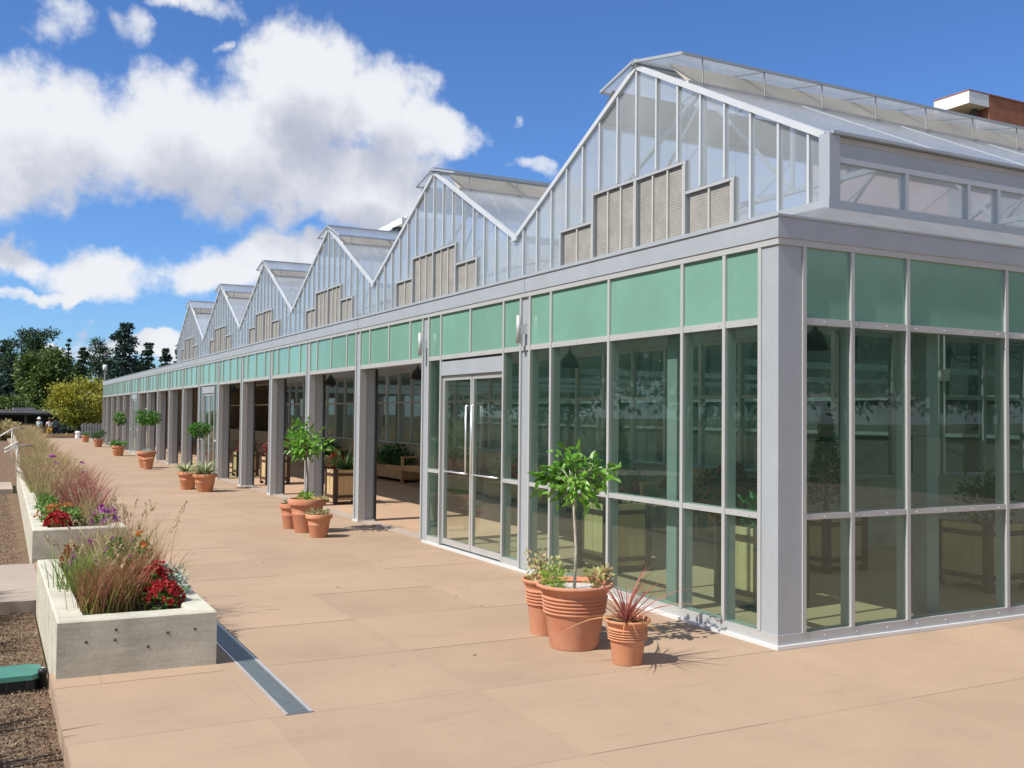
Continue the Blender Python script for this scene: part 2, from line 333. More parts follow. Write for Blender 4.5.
class MB:
    def __init__(s): s.v = []; s.f = []
    def box(s, a, b):
        n = len(s.v); x0, y0, z0 = a; x1, y1, z1 = b
        s.v += [(x0, y0, z0), (x1, y0, z0), (x1, y1, z0), (x0, y1, z0), (x0, y0, z1), (x1, y0, z1), (x1, y1, z1), (x0, y1, z1)]
        s.f += [tuple(n + i for i in q) for q in BF]; return s
    def hexa(s, p):                      # eight corners, same order as box
        n = len(s.v); s.v += [tuple(q) for q in p]; s.f += [tuple(n + i for i in q) for q in BF]; return s
    def bar(s, p, q, w, h=None):         # square bar between two points
        h = h or w; p = Vector(p); q = Vector(q); d = (q - p).normalized()
        r = d.cross(Vector((0, 0, 1)));  r = Vector((1, 0, 0)) if r.length < 1e-4 else r.normalized(); u = r.cross(d).normalized()
        c = [(-1, -1), (1, -1), (1, 1), (-1, 1)]
        return s.hexa([p + r * (i * w / 2) + u * (j * h / 2) for i, j in c] + [q + r * (i * w / 2) + u * (j * h / 2) for i, j in c])
    def tube(s, pts, rad, k=8, cap=True):
        pts = [Vector(p) for p in pts]; rad = rad if isinstance(rad, (list, tuple)) else [rad] * len(pts); n0 = len(s.v); up = Vector((.13, .21, 1)).normalized()
        for i, p in enumerate(pts):
            d = (pts[min(i + 1, len(pts) - 1)] - pts[max(i - 1, 0)]).normalized()
            r = d.cross(up if abs(d.dot(up)) < .95 else Vector((1, 0, 0))).normalized(); u = r.cross(d)
            for j in range(k):
                a = 2 * math.pi * j / k; s.v.append(tuple(p + r * (math.cos(a) * rad[i]) + u * (math.sin(a) * rad[i])))
        for i in range(len(pts) - 1):
            for j in range(k):
                a = n0 + i * k + j; b = n0 + i * k + (j + 1) % k; s.f.append((a, b, b + k, a + k))
        if cap:
            s.f.append(tuple(n0 + j for j in range(k - 1, -1, -1))); s.f.append(tuple(n0 + (len(pts) - 1) * k + j for j in range(k)))
        return s
    def lathe(s, prof, k=32, close=True):
        n0 = len(s.v)
        for (r, z) in prof:
            for j in range(k):
                a = 2 * math.pi * j / k; s.v.append((r * math.cos(a), r * math.sin(a), z))
        for i in range(len(prof) - 1):
            for j in range(k):
                a = n0 + i * k + j; b = n0 + i * k + (j + 1) % k; s.f.append((a, b, b + k, a + k))
        if close:
            s.f.append(tuple(n0 + j for j in range(k - 1, -1, -1))); s.f.append(tuple(n0 + (len(prof) - 1) * k + j for j in range(k)))
        return s
    def build(s, name, m, parent=None, smooth=False, loc=None): return obj(name, s.v, s.f, m, parent, smooth, loc)

def quads(name, V, m, parent=None, rnd=None, loc=None, seed=0):
    """V: (n,4,3) array -> mesh of n quads with a random value on each face"""
    V = np.asarray(V, dtype=np.float32); n = len(V); me = bpy.data.meshes.new(name)
    me.vertices.add(n * 4); me.vertices.foreach_set('co', V.reshape(-1)); me.loops.add(n * 4)
    me.loops.foreach_set('vertex_index', np.arange(n * 4, dtype=np.int32)); me.polygons.add(n)
    me.polygons.foreach_set('loop_start', np.arange(0, n * 4, 4, dtype=np.int32)); me.polygons.foreach_set('loop_total', np.full(n, 4, dtype=np.int32))
    me.update(calc_edges=True)
    at = me.attributes.new('rnd', 'FLOAT', 'FACE')
    r = np.random.default_rng(seed).random(n) if rnd is None else np.asarray(rnd)
    at.data.foreach_set('value', r.astype(np.float32)); me.materials.append(MATS[m])
    o = bpy.data.objects.new(name, me); COL.objects.link(o)
    if parent: o.parent = parent
    if loc is not None: o.location = loc
    return o
def unit(a): return a / np.maximum(np.linalg.norm(a, axis=-1, keepdims=True), 1e-9)
def leafquads(rng, P, L, W, out=None, outw=.8, droop=0.0, fold=0.0):
    """kite-shaped leaves at P, pointing roughly along out"""
    n = len(P); d = rng.normal(size=(n, 3))
    if out is not None: d = d * .7 + unit(out) * outw * 1.6
    d[:, 2] -= droop; d = unit(d); s = unit(np.cross(d, rng.normal(size=(n, 3))))
    l = (L * rng.uniform(.65, 1.3, n))[:, None]; w = (W * rng.uniform(.7, 1.25, n))[:, None]; nrm = np.cross(d, s)
    return np.stack([P, P + d * l * .5 + s * w * .5 + nrm * w * fold, P + d * l, P + d * l * .5 - s * w * .5 + nrm * w * fold], 1)
def lensleaves(rng, P, L, W, out, outw=.8, droop=0.0, fold=.25):
    n = len(P); d = rng.normal(size=(n, 3)) * .7 + unit(out) * outw * 1.6; d[:, 2] -= droop; d = unit(d); s = rng.normal(size=(n, 3)) * .6 + np.cross(d, np.array([0, 0, 1.0])); s = unit(s - (s * d).sum(1, keepdims=True) * d); nr = np.cross(s, d)
    l = (L * rng.uniform(.6, 1.3, n))[:, None]; w = (W * rng.uniform(.75, 1.2, n))[:, None]; up = nr * w * fold; tip = P + d * l - nr * l * .16
    a = lambda f, g, k: P + d * l * f + s * w * g * k + up - nr * l * .16 * f * f
    return np.concatenate([np.stack([P, a(.28, .46, 1), a(.70, .40, 1), tip], 1), np.stack([P, tip, a(.70, .40, -1), a(.28, .46, -1)], 1)], 0)
def blades(rng, base, tip_dir, L, w, bend=.4, seg=4):
    """grass blades: strips that arch outward. base (n,3), tip_dir (n,3), L (n,)"""
    n = len(base); t = np.linspace(0, 1, seg + 1); d = unit(tip_dir); hor = d.copy(); hor[:, 2] = 0; hor = unit(hor + 1e-4)
    side = unit(np.cross(d, np.array([0, 0, 1.0])) + rng.normal(size=(n, 3)) * .25)
    pts = []
    for k in t:
        p = base + d * (L * k)[:, None] + hor * (L * bend * k * k)[:, None]; p[:, 2] -= L * bend * .65 * k ** 3; pts.append(p)
    out = []
    for i in range(seg):
        w0 = w * (1 - t[i] ** 1.6) + .0006; w1 = w * (1 - t[i + 1] ** 1.6) + .0006
        out.append(np.stack([pts[i] - side * w0 / 2, pts[i] + side * w0 / 2, pts[i + 1] + side * w1 / 2, pts[i + 1] - side * w1 / 2], 1))
    return np.concatenate(out, 0), np.stack(pts, 1)

# ------------------------------------------------------------------ ground, paving, paths
xs = [-600, -200, -80, -40, -20, -12, -8, -6.5, -5.5, -4.75, -4.0, 0, 10, 30, 80, 200, 600]
ys = [-300, -60, -20, -8, -3, 0, 4, 8, 16, 25, 35, 45, 55, 60, 62, 66, 75, 100, 160, 300, 900]
gv = []; rg = random.Random(3)
for y in ys:
    for x in xs:
        z = -.13 if y < 61 else -.13 - .37 * min(1, (y - 61) / 5)
        gv.append((x, y, z))
gf = [(j * len(xs) + i, j * len(xs) + i + 1, (j + 1) * len(xs) + i + 1, (j + 1) * len(xs) + i) for j in range(len(ys) - 1) for i in range(len(xs) - 1)]
tag(obj('ground', gv, gf, 'ground'), kind='structure')
soil = MB()
for a, b in [((-9, -6, -.5), (-4.705, 4.30, -.115)), ((-9, 6.62, -.5), (-4.46, 18.4, -.115)), ((-9, 20.85, -.5), (-4.12, 58, -.115))]: soil.box(a, b)
tag(soil.build('garden_soil', 'soil'), kind='structure')
pave = MB(); pave.box((-4.72, -7.5, -.4), (14, 1.5, -.002)); pave.box((-4.5, 1.5, -.4), (14, 4.2, -.002)); pave.box((-4.615, 4.2, -.4), (14, 6.75, -.002)); pave.box((-4.45, 6.75, -.4), (14, 20.3, -.002)); pave.box((-4.1, 20.3, -.4), (14, 60.5, -.002)); pave.box((-12, -14, -.4), (14, -7.5, -.0022))
pv = tag(pave.build('paving', 'joint'), kind='structure')
rp = random.Random(5); G = .0042
yl = [-7.4, -6.1, -4.9, -3.7, -2.5, -1.3, -.02, 1.11, 2.3, 3.5, 4.7, 5.9, 7.1, 8.3, 9.5, 10.7, 11.9, 13.1, 14.3, 15.5, 16.7, 17.9, 19.1, 20.3]
xl = [-4.715, -3.70, -2.42, -1.25, -.15]
def slab(a, b):
    dz = rp.uniform(-.0012, .0012); box('slab', (a[0] + G, a[1] + G, -.06), (b[0] - G, b[1] - G, dz - dz % .0006), 'paving', pv)
slab((-4.715, 1.11), (-4.44, 1.5))
for j in range(len(yl) - 1):
    y0, y1 = yl[j], yl[j + 1]
    for i in range(4):
        if i == 1 and y1 > -.02:
            continue
        slab((xl[i] if (i or y1 < 1.2) else (-4.61 if 4.6 < y0 < 6 else -4.44), y0), (xl[i + 1], y1))
    if y1 > -.01:
        slab((-3.44, y0), (-2.42, y1)); slab((xl[4], y0), (-.035, y1))
    if y1 <= -.01:
        for k in range(7): slab((-.15 + k * 1.19, y0), (-.15 + (k + 1) * 1.19, min(y1, -.035)))
box('slab', (-4.05, 20.3 + G, -.06), (-.035, 60.45, -.0005), 'paving', pv)
box('slab', (-3.70 + G, -.016, -.06), (-3.60, 20.296, -.0008), 'paving', pv)
p1 = MB(); p1.box((-14, 4.30, -.5), (-4.62, 6.66, -.006)); tag(p1.build('path', 'path'), kind='structure')
p2 = MB(); p2.box((-14, 18.45, -.5), (-4.6, 20.8, -.02)); tag(p2.build('path', 'path'), kind='structure')
fl = MB(); fl.box((.262, .262, -.1), (13.0, 48.6, .006)); tag(fl.build('gallery_floor', 'inner_paving'), kind='structure')
# drain
dr = empty('drain_channel', (-3.52, 0, 0), 'long dark steel drain channel with bright edges set into the paving', 'drain')
gm = MB()
gm.box((-.058, 0, -.05), (.058, 20.3, -.0008))
for x in (-.044, -.022, 0, .022, .044): gm.box((x - .007, 0, -.02), (x + .007, 20.3, .0016))
gm.build('grate', 'grate', dr)
box('edge_strip', (-.078, -.0, -.05), (-.064, 20.3, .003), 'steel_edge', dr); box('edge_strip', (.060, 0, -.05), (.078, 20.3, .003), 'steel_edge', dr)
box('end_cap', (-.078, -.012, -.05), (.078, -.001, .001), 'grate', dr)

# ------------------------------------------------------------------ the greenhouse
GH = empty('greenhouse', (0, 0, 0), 'long silver greenhouse with green glass band, glass doors and six pointed gables', 'greenhouse')
COLS = [3.882, 6.638, 9.36, 12.11, 14.78, 17.42, 20.06, 22.63, 25.18, 27.72, 30.21, 32.69, 35.14, 37.55, 39.92, 42.26, 44.52, 46.73, 48.75]
YEND = 48.75; ZS, ZM0, ZM1, ZT0, ZT1, ZH0, ZH1, ZF = .10, .925, .968, 2.375, 2.428, 2.953, 3.003, 3.158
# long side rails
box('flashing', (-.034, -.034, 0), (.0, 6.64, .028), 'flashing', GH); box('flashing', (0, -.034, 0), (8.8, 0, .028), 'flashing', GH)
box('fascia', (-.02, -.02, ZH1), (.25, YEND + .02, ZF), 'aluminium', GH); box('fascia', (.25, -.02, ZH1), (8.8, .25, ZF), 'aluminium', GH)
box('fascia_cap', (-.032, -.032, ZF), (.16, YEND + .03, ZF + .016), 'aluminium', GH); box('fascia_cap', (.16, -.032, ZF), (8.8, .16, ZF + .016), 'aluminium', GH)
box('head_rail', (-.012, -.012, ZH0), (.11, YEND, ZH1), 'frame', GH); box('head_rail', (.11, -.012, ZH0), (8.8, .11, ZH1), 'frame', GH)
def fpane(y0, y1, z0, z1, m='glass', nm='glass_pane'): box(nm, (.012, y0, z0), (.020, y1, z1), m, GH)
def epane(x0, x1, z0, z1, m='glass', nm='glass_pane'): box(nm, (x0, .012, z0), (x1, .020, z1), m, GH)
def fmull(y, z0, z1, w=.036): box('mullion', (-.010, y - w / 2, z0), (.10, y + w / 2, z1), 'frame', GH)
def emull(x, z0, z1, w=.036): box('mullion', (x - w / 2, -.010, z0), (x + w / 2, .10, z1), 'frame', GH)
# corner post
box('corner_post', (.001, .001, .028), (.232, .175, ZH0), 'aluminium', GH)
# bay 1
B1 = [.193, .602, 1.138, 2.248, 3.327, 3.779]
box('sill', (-.006, -.006, .028), (.10, B1[-1], ZS), 'frame', GH)
box('mid_rail', (-.004, .21, ZM0), (.10, B1[-1], ZM1), 'frame', GH)
for y in B1: fmull(y, ZS, ZH0)
for a, b in zip(B1[:-1], B1[1:]):
    fpane(a, b, ZS, ZM0); fpane(a, b, ZM1, ZT0); fpane(a, b, ZT1, ZH0, 'spandrel', 'spandrel_panel')
def spandrels(ms):
    for y in ms: fmull(y, ZT1 if ms.index(y) not in (0, len(ms) - 1) else .03, ZH0, .036)
    for a, b in zip(ms[:-1], ms[1:]): fpane(a, b, ZT1, ZH0, 'spandrel', 'spandrel_panel')
box('transom', (-.004, .21, ZT0), (.10, 6.52, ZT1), 'frame', GH)
def door_bay(y0, y1, near):
    d0, d1 = y0 + .406 * (y1 - y0) / 2.552, y0 + 2.154 * (y1 - y0) / 2.552; dm = (d0 + d1) / 2
    ms = [y0, d0, dm, d1, y1]
    for y in (y0, d0, d1, y1): fmull(y, .03, ZH0)
    fmull(dm, ZT1, ZH0)
    for a, b in zip(ms[:-1], ms[1:]): fpane(a, b, ZT1, ZH0, 'spandrel', 'spandrel_panel')
    for a, b in ((y0, d0), (d1, y1)):
        box('sill', (-.006, a, .028), (.10, b, ZS), 'frame', GH); box('mid_rail', (-.004, a + .018, ZM0), (.10, b - .018, ZM1), 'frame', GH)
        fpane(a, b, ZS, ZM0); fpane(a, b, ZM1, ZT0)
    box('door_header', (-.002, d0 + .018, 2.17), (.10, d1 - .018, 2.345), 'aluminium', GH)
    box('door_header_gap', (.03, d0 + .018, 2.345), (.09, d1 - .018, ZT0), 'gasket', GH)
    for (a, b, hs) in ((d0 + .02, dm - .006, 1), (dm + .006, d1 - .02, -1)):
        D = box('door', (.028, a, .045), (.066, b, 2.165), 'gasket', GH)
        me = MB(); h = (b - a) / 2
        me.box((-.02, -h, -1.06), (.02, -h + .042, 1.06)); me.box((-.02, h - .042, -1.06), (.02, h, 1.06))
        me.box((-.02, -h + .042, -1.06), (.02, h - .042, -.99)); me.box((-.02, -h + .042, 1.00), (.02, h - .042, 1.06))
        D.data = bpy.data.meshes.new('door'); D.data.from_pydata(me.v, [], me.f); D.data.materials.append(MATS['steel_edge'])
        box('door_glass', (-.005, -h + .042, -.99), (.005, h - .042, 1.00), 'door_glass', D)
        if near:
            hb = MB(); yh = hs * (h - .075); yo = -hs * (h - .12)
            hb.tube([(-.06, yh, -.14), (-.06, yo, -.14)], .009)
            hb.tube([(-.06, yh, -.14), (-.06, yh, .68)], .012)
            for zz in (-.14, .68): hb.tube([(-.06, yh, zz), (-.02, yh, zz)], .009)
            hb.tube([(-.06, yo, -.14), (-.02, yo, -.14)], .008)
            hb.build('pull_handle', 'chrome', D, True)
    box('threshold', (-.03, d0, .0), (.1, d1, .02), 'flashing', GH)
prev = None
ext = [B1[-1]] + COLS
for i, c in enumerate(COLS[:-1]):
    near, farr = c - .103, c + .103
    # column: two mullions with a recessed grey panel between, deeper on the open bays
    deep = .255 if i >= 1 else .12
    box('column', (.012, near + .018, .028), (deep, farr - .018, ZH0), 'aluminium', GH)
    box('column_foot', (-.022, near - .02, .0), (deep + .01, farr + .02, .03), 'flashing', GH) if i > 1 else None
    y0, y1 = farr, COLS[i + 1] - .103
    if i in (0, 6, 12):
        door_bay(y0, y1, i == 0)
        if i: box('transom', (-.004, y0 + .018, ZT0), (.10, y1 - .018, ZT1), 'frame', GH)
    else:
        w = y1 - y0; spandrels([y0, y0 + .179 * w, y0 + .507 * w, y0 + .827 * w, y1])
        box('transom', (-.004, y0 + .018, ZT0 - .01), (.10, y1 - .018, ZT1), 'frame', GH)
        box('soffit', (.10, y0 + .018, ZT0 + .01), (.25, y1 - .018, ZT1 + .01), 'aluminium', GH)
        box('jamb_seal', (.256, y1 - .02, .02), (.285, y1 + .04, ZT0), 'gasket', GH)
        box('jamb_seal', (.256, y0 - .04, .02), (.285, y0 + .02, ZT0), 'gasket', GH)
        box('threshold', (.05, y0 + .02, -.01), (.262, y1 - .02, .012), 'path', GH)
box('column', (.0, COLS[-1] - .12, .028), (.2, COLS[-1], ZH0), 'aluminium', GH)
fmull(3.779, ZS, ZH0) if False else None
# end side
E1 = [.25, .743, 1.352, 2.55, 3.75, 4.36, 4.85, 5.1, 5.59, 6.2, 7.4, 8.6]
box('sill', (.10, -.006, .028), (8.8, .10, ZS), 'frame', GH); box('mid_rail', (.268, -.004, ZM0), (8.8, .10, ZM1), 'frame', GH); box('transom', (.268, -.004, ZT0), (8.8, .10, ZT1), 'frame', GH)
for x in E1: emull(x, ZS, ZH0)
for a, b in zip(E1[:-1], E1[1:]):
    epane(a, b, ZS, ZM0); epane(a, b, ZM1, ZT0); epane(a, b, ZT1, ZH0, 'spandrel', 'spandrel_panel')
# inner side of the green band is closed by a backing so that it reads opaque from inside
# interior ceiling, back walls
box('ceiling', (1.0, .5, 3.03), (4.6, 32.6, 3.05), 'ceiling_poly', GH); box('ceiling', (4.6, .5, 3.03), (13.0, 3.62, 3.05), 'ceiling_poly', GH)
box('ceiling', (.26, .26, 3.02), (1.0, YEND - .1, 3.06), 'ceiling', GH); box('ceiling', (1.0, .26, 3.02), (13.0, .5, 3.06), 'ceiling', GH); box('ceiling', (1.0, 32.6, 3.02), (4.6, YEND - .1, 3.06), 'ceiling', GH)
box('ceiling', (4.6, 32.7, 3.02), (13.0, YEND - .1, 3.06), 'ceiling', GH)
box('back_wall', (13.0, .2, 0), (13.15, YEND, 3.9), 'inner_wall', GH); box('end_wall', (.2, YEND - .1, 0), (13, YEND, 3.1), 'concrete', GH)
box('side_wall', (8.8, .0, 0), (13.15, .15, 3.158), 'concrete', GH)
box('partition', (4.6, 32.6, 0), (13, 32.7, 3.4), 'inner_wall', GH)
# inner glazed wall on a concrete plinth
box('plinth', (4.4, 3.72, .006), (4.62, YEND - .1, .9), 'concrete', GH); box('plinth', (4.62, 3.72, .006), (13, 3.92, .9), 'concrete', GH)
box('plinth_cap', (4.37, 3.69, .9), (4.66, YEND - .1, .935), 'frame', GH); box('plinth_cap', (4.66, 3.69, .9), (13, 3.95, .935), 'frame', GH)
for z in (1.95, 2.75):
    box('inner_rail', (4.47, 3.8, z), (4.53, YEND - .1, z + .05), 'frame', GH); box('inner_rail', (4.53, 3.78, z), (13, 3.84, z + .05), 'frame', GH)
y = 3.84; k = 0
while y < 32:
    box('inner_mullion', (4.46, y - .03, .935), (4.54, y + .03, 3.02), 'white_frame' if k % 3 == 0 else 'frame', GH)
    box('inner_pane', (4.495, y + .03, .935), (4.505, y + .87, 3.02), 'inner_glass', GH); y += .9; k += 1
x = 4.6
while x < 13:
    box('inner_mullion', (x - .03, 3.77, .935), (x + .03, 3.85, 3.02), 'frame', GH); box('inner_pane', (x + .03, 3.805, .935), (x + .87, 3.815, 3.02), 'inner_glass', GH); x += .9
box('inner_header', (4.45, 3.75, 2.80), (4.56, 32.6, 3.018), 'aluminium', GH); box('inner_header', (4.56, 3.76, 2.80), (13, 3.86, 3.018), 'aluminium', GH)
for i in range(7): box('tie_beam', (4.6, 6.0 + i * 4.2, 2.45), (13, 6.08 + i * 4.2, 2.55), 'white_frame', GH)
for z in (1.3, 2.1): box('wall_rail', (12.9, 3.9, z), (12.96, 32.6, z + .08), 'frame', GH)
# inner door pulls on the glazed wall
hb = MB(); hb.tube([(4.40, 9.3, 1.05), (4.40, 9.3, 1.75)], .014); hb.tube([(4.40, 9.3, 1.05), (4.40, 9.6, 1.05)], .014); hb.build('pull_handle', 'chrome', GH, True)
# posts standing just inside the glazing
for yy in (1.52,): box('inner_post', (.16, yy - .10, .006), (.30, yy + .04, 3.02), 'inner_post', GH)
box('inner_post', (1.76, .16, .006), (1.90, .30, 3.02), 'inner_post', GH)
# conduit on the inner wall
hb = MB(); hb.tube([(6.3, 3.74, .95), (6.3, 3.74, 2.95)], .02); hb.tube([(6.42, 3.74, .95), (6.42, 3.74, 2.95)], .02); hb.box((6.28, 3.68, 2.2), (6.46, 3.76, 2.36)); hb.build('conduit', 'white_paint', GH)
# lean-to skirt between the fascia and the gable walls
XG, ZB = 1.0, 3.43
VAL = [.485, 5.985, 11.46, 16.87, 22.23, 27.50, 32.65]
obj('skirt_roof', [(.10, .10, 3.175), (.10, YEND, 3.175), (XG, 32.65, ZB), (XG, .485, ZB), (13, .10, 3.175), (13, .485, ZB), (XG, YEND, 3.30)],
    [(0, 3, 2, 1), (0, 4, 5, 3), (1, 2, 6)], 'skirt', GH)
box('base_rail', (XG - .05, .44, ZB - .03), (XG + .05, 32.7, ZB + .05), 'aluminium', GH); box('base_rail', (XG + .05, .44, ZB - .03), (13, .53, ZB + .045), 'aluminium', GH)
box('flat_roof', (.3, 32.75, 3.10), (13, YEND, 3.17), 'ceiling', GH)
ZE, ZP = 4.02, 5.45; XR = 13.0
# corner column and end clerestory of the first gable
box('gable_post', (XG - .045, .44, ZB + .05), (XG + .075, .56, 4.03), 'aluminium', GH)
CX = [1.075, 1.89, 2.69, 3.10, 3.95, 4.76, 5.6, 6.4, 7.2, 8.0, 9.0, 10.0, 11.0, 12.0, 13.0]
box('clerestory_rail', (1.075, .46, 3.80), (13, .52, 3.845), 'white_frame', GH); box('clerestory_beam', (1.075, .47, 3.845), (13, .53, 3.965), 'aluminium', GH)
box('eave_trim', (1.075, .465, 3.965), (13, .525, 4.01), 'vent_bar', GH)
for i, x in enumerate(CX[:-1]):
    box('clerestory_pane', (x, .488, ZB + .045), (CX[i + 1], .498, 3.80), 'poly', GH)
    if i: box('clerestory_mullion', (x - .02, .462, ZB + .045), (x + .02, .53, 3.80), 'white_frame', GH)
SLOPE_D = [-.20, -.26, -.36, -.36, -.34, -.36]
for gi_ in range(6):
    a, b = VAL[gi_], VAL[gi_ + 1]; c = (a + b) / 2; half = (b - a) / 2; zp = ZP if gi_ else ZP - .02
    zt = lambda y: ZE + (zp - ZE) * (1 - abs(y - c) / half)
    GA = empty('gable', (0, 0, 0)); GA.parent = GH
    k0 = half / 2.735
    ny = 15; ym = [a + (b - a) * (i + .5) / ny for i in range(-0, ny)]
    mv0, mv1, s0, s1 = c - .845 * k0, c + .845 * k0, c - 1.57 * k0, c + 1.57 * k0
    lo = lambda y: 4.245 if mv0 - .01 < y < mv1 + .01 else (3.93 if s0 - .01 < y < s1 + .01 else ZB + .05)
    edges = sorted(set([a + .0] + [c + (i) * (b - a) / 15.2 for i in range(-7, 8)] + [b]))
    for y in edges[1:-1]:
        z0 = lo(y); z1 = zt(y) - .03
        w = .025
        box('gable_mullion', (XG - .03, y - w / 2, z0), (XG + .02, y + w / 2, z1), 'white_frame', GA)
    allx = sorted(set(edges + [mv0, mv1, s0, s1]))
    for y0, y1 in zip(allx[:-1], allx[1:]):
        ymid = (y0 + y1) / 2; z0 = lo(ymid); z1 = zt(y0) - .02; z2 = zt(y1) - .02
        if y1 - y0 < .02: continue
        vs = [(XG - .004, y0, z0), (XG + .004, y0, z0), (XG + .004, y1, z0), (XG - .004, y1, z0), (XG - .004, y0, z1), (XG + .004, y0, z1), (XG + .004, y1, z2), (XG - .004, y1, z2)]
        if y0 < c - .02 and y1 > c + .02: pass
        obj('gable_pane', vs, BF, 'poly', GA)
    # vents
    box('vent_rail', (XG - .03, mv0 - .018, 4.20), (XG + .03, mv1 + .018, 4.228), 'frame', GA)
    for (p, q) in ((s0, mv0), (mv1, s1)): box('vent_rail', (XG - .03, p - .018, 3.885), (XG + .03, q + .018, 3.914), 'frame', GA)
    for y in (s0, mv0, c, mv1, s1): box('vent_post', (XG - .036, y - .018, ZB + .05), (XG + .03, y + .018, 4.20 if y in (mv0, c, mv1) else 3.885), 'frame', GA)
    def vent(y0, y1, z1, n):
        w = (y1 - y0) / n
        for i in range(n):
            m_ = MB(); z = ZB + .06
            while z < z1 - .02:
                m_.hexa([(XG - .0, y0 + i * w + .012, z), (XG + .014, y0 + i * w + .012, z + .016), (XG + .014, y0 + (i + 1) * w - .012, z + .016), (XG - .0, y0 + (i + 1) * w - .012, z),
                         (XG - .0, y0 + i * w + .012, z + .022), (XG + .014, y0 + i * w + .012, z + .038), (XG + .014, y0 + (i + 1) * w - .012, z + .038), (XG - .0, y0 + (i + 1) * w - .012, z + .022)]); z += .026
            m_.box((XG + .021, y0 + i * w, ZB + .05), (XG + .03, y0 + (i + 1) * w, z1))
            m_.build('vent_louvre', 'vent', GA)
            box('vent_bar', (XG - .022, y0 + i * w - .012, ZB + .05), (XG + .02, y0 + i * w + .012, z1), 'vent_bar', GA)
    vent(mv0 + .04, c - .04, 4.20, 3); vent(c + .04, mv1 - .04, 4.20, 3); vent(s0 + .04, mv0 - .04, 3.885, 2); vent(mv1 + .04, s1 - .04, 3.885, 2)
    # rakes, roof slopes, gutter, ridge vents
    for sgn in (-1, 1):
        e = c + sgn * half; m_ = MB(); m_.bar((XG - .02, e - sgn * .03, ZE - .0), (XG - .02, c, zp + .0), .045, .055); m_.build('rake', 'white_frame', GA)
        fv = .17 * half * 2 / 2 * 1.0 * 2 * .5 + .42      # horizontal length of the vent opening
        yv = c + sgn * fv * .95; zv = zt(yv); nx = 8
        for i in range(nx):
            x0 = XG + .03 + i * (XR - XG) / nx; x1 = XG + .03 + (i + 1) * (XR - XG) / nx
            n_ = Vector((0, sgn * (zp - ZE), half)).normalized() * .02
            A, Bp = Vector((0, e, ZE)), Vector((0, yv, zv)); p = []
            for zz in (-.0, 1):
                for xx, q in ((x0, A), (x1 - .02, A), (x1 - .02, Bp), (x0, Bp)): p.append((xx, q.y + n_.y * zz, q.z + n_.z * zz))
            MB().hexa(p).build('roof_panel', 'roof_poly', GA)
            if i:
                MB().bar((x0 - .01, e, ZE + .022), (x0 - .01, yv, zv + .022), .014, .012).build('glazing_bar', 'aluminium', GA)
        MB().bar((XG, yv, zv + .02), (XR, yv, zv + .02), .05, .04).build('vent_curb', 'vent_bar', GA)
        # flap hinged at the ridge
        sl = SLOPE_D[gi_] if sgn < 0 else -.22
        L = .86 if sgn < 0 else .64; yo = c + sgn * L; zo = zp + .03 + sl * L
        p = []
        for zz in (0, .022):
            for xx, q in ((XG - .06, (c + sgn * .01, zp + .03)), (XR, (c + sgn * .01, zp + .03)), (XR, (yo, zo)), (XG - .06, (yo, zo))): p.append((xx, q[0], q[1] + zz))
        FLP = MB().hexa(p).build('ridge_vent', 'roof_poly', GA)
        fr = MB(); fr.bar((XG - .07, c + sgn * .02, zp + .045), (XG - .07, yo, zo + .012), .022, .030); fr.bar((XG - .07, yo, zo + .01), (XR, yo, zo + .01), .02, .028)
        fr.bar((XG - .07, c + sgn * .03, zp + .045), (XR, c + sgn * .03, zp + .045), .05, .05)
        for i in range(1, 15): xx = 1.18 + i * .812; fr.bar((xx, c + sgn * .02, zp + .03), (xx, yo, zo + .005), .018, .02)
        fr.build('vent_frame', 'aluminium', FLP)
        st = MB()
        for i in range(15): xx = 1.18 + i * .812; st.bar((xx, yo, zo), (xx, yv - sgn * -.03, zv + .03), .011, .011)
        st.build('strut', 'fence_grey', FLP)
        ys_ = yv + (c - yv) * .35
        obj('insect_screen', [(XG, yv, zv + .03), (XR, yv, zv + .03), (XR, c + sgn * .5, zp + sl * .5), (XG, c + sgn * .5, zp + sl * .5)], [(0, 1, 2, 3)], 'screen', GA)
    MB().bar((XG - .04, c, zp + .015), (XR, c, zp + .015), .07, .05).build('ridge', 'white_frame', GA)
    # internal truss seen through the hazy glazing
    for xt in (1.9, 5.0, 8.0):
        t = MB(); zt0 = ZE - .1
        t.bar((xt, a, zt0), (xt, b, zt0), .05); t.bar((xt, c, zt0), (xt, c, zp - .1), .04)
        for sgn in (-1, 1):
            t.bar((xt, c + sgn * half, ZE - .02), (xt, c, zp - .06), .05); t.bar((xt, c + sgn * half * .5, zt0), (xt, c + sgn * half * .5, ZE + (zp - ZE) * .46), .035)
            t.bar((xt, c + sgn * half * .5, zt0), (xt, c, zp - .15), .03); t.bar((xt, c + sgn * half * .95, zt0 - .5), (xt, c + sgn * half * .55, zt0), .035)
        t.build('truss', 'white_frame', GA)
    gt = MB(); gt.bar((XG - .05, b, ZE - .02), (XR, b, ZE - .02), .14, .07); gt.build('valley_gutter', 'white_frame', GA)
gt = MB(); gt.box((XG - .02, .42, 4.02), (XR, .50, 4.045)); gt.build('eave_gutter', 'aluminium', GH)
box('gable_rear', (13.0, .4, 3.0), (13.1, 32.7, 4.3), 'poly', GH)
for y in (3.88, 9.36, 14.78, 20.06, 25.18, 30.21): box('fascia_seam', (-.0208, y - .003, ZH1 + .004), (-.0199, y + .003, ZF - .003), 'gasket', GH)
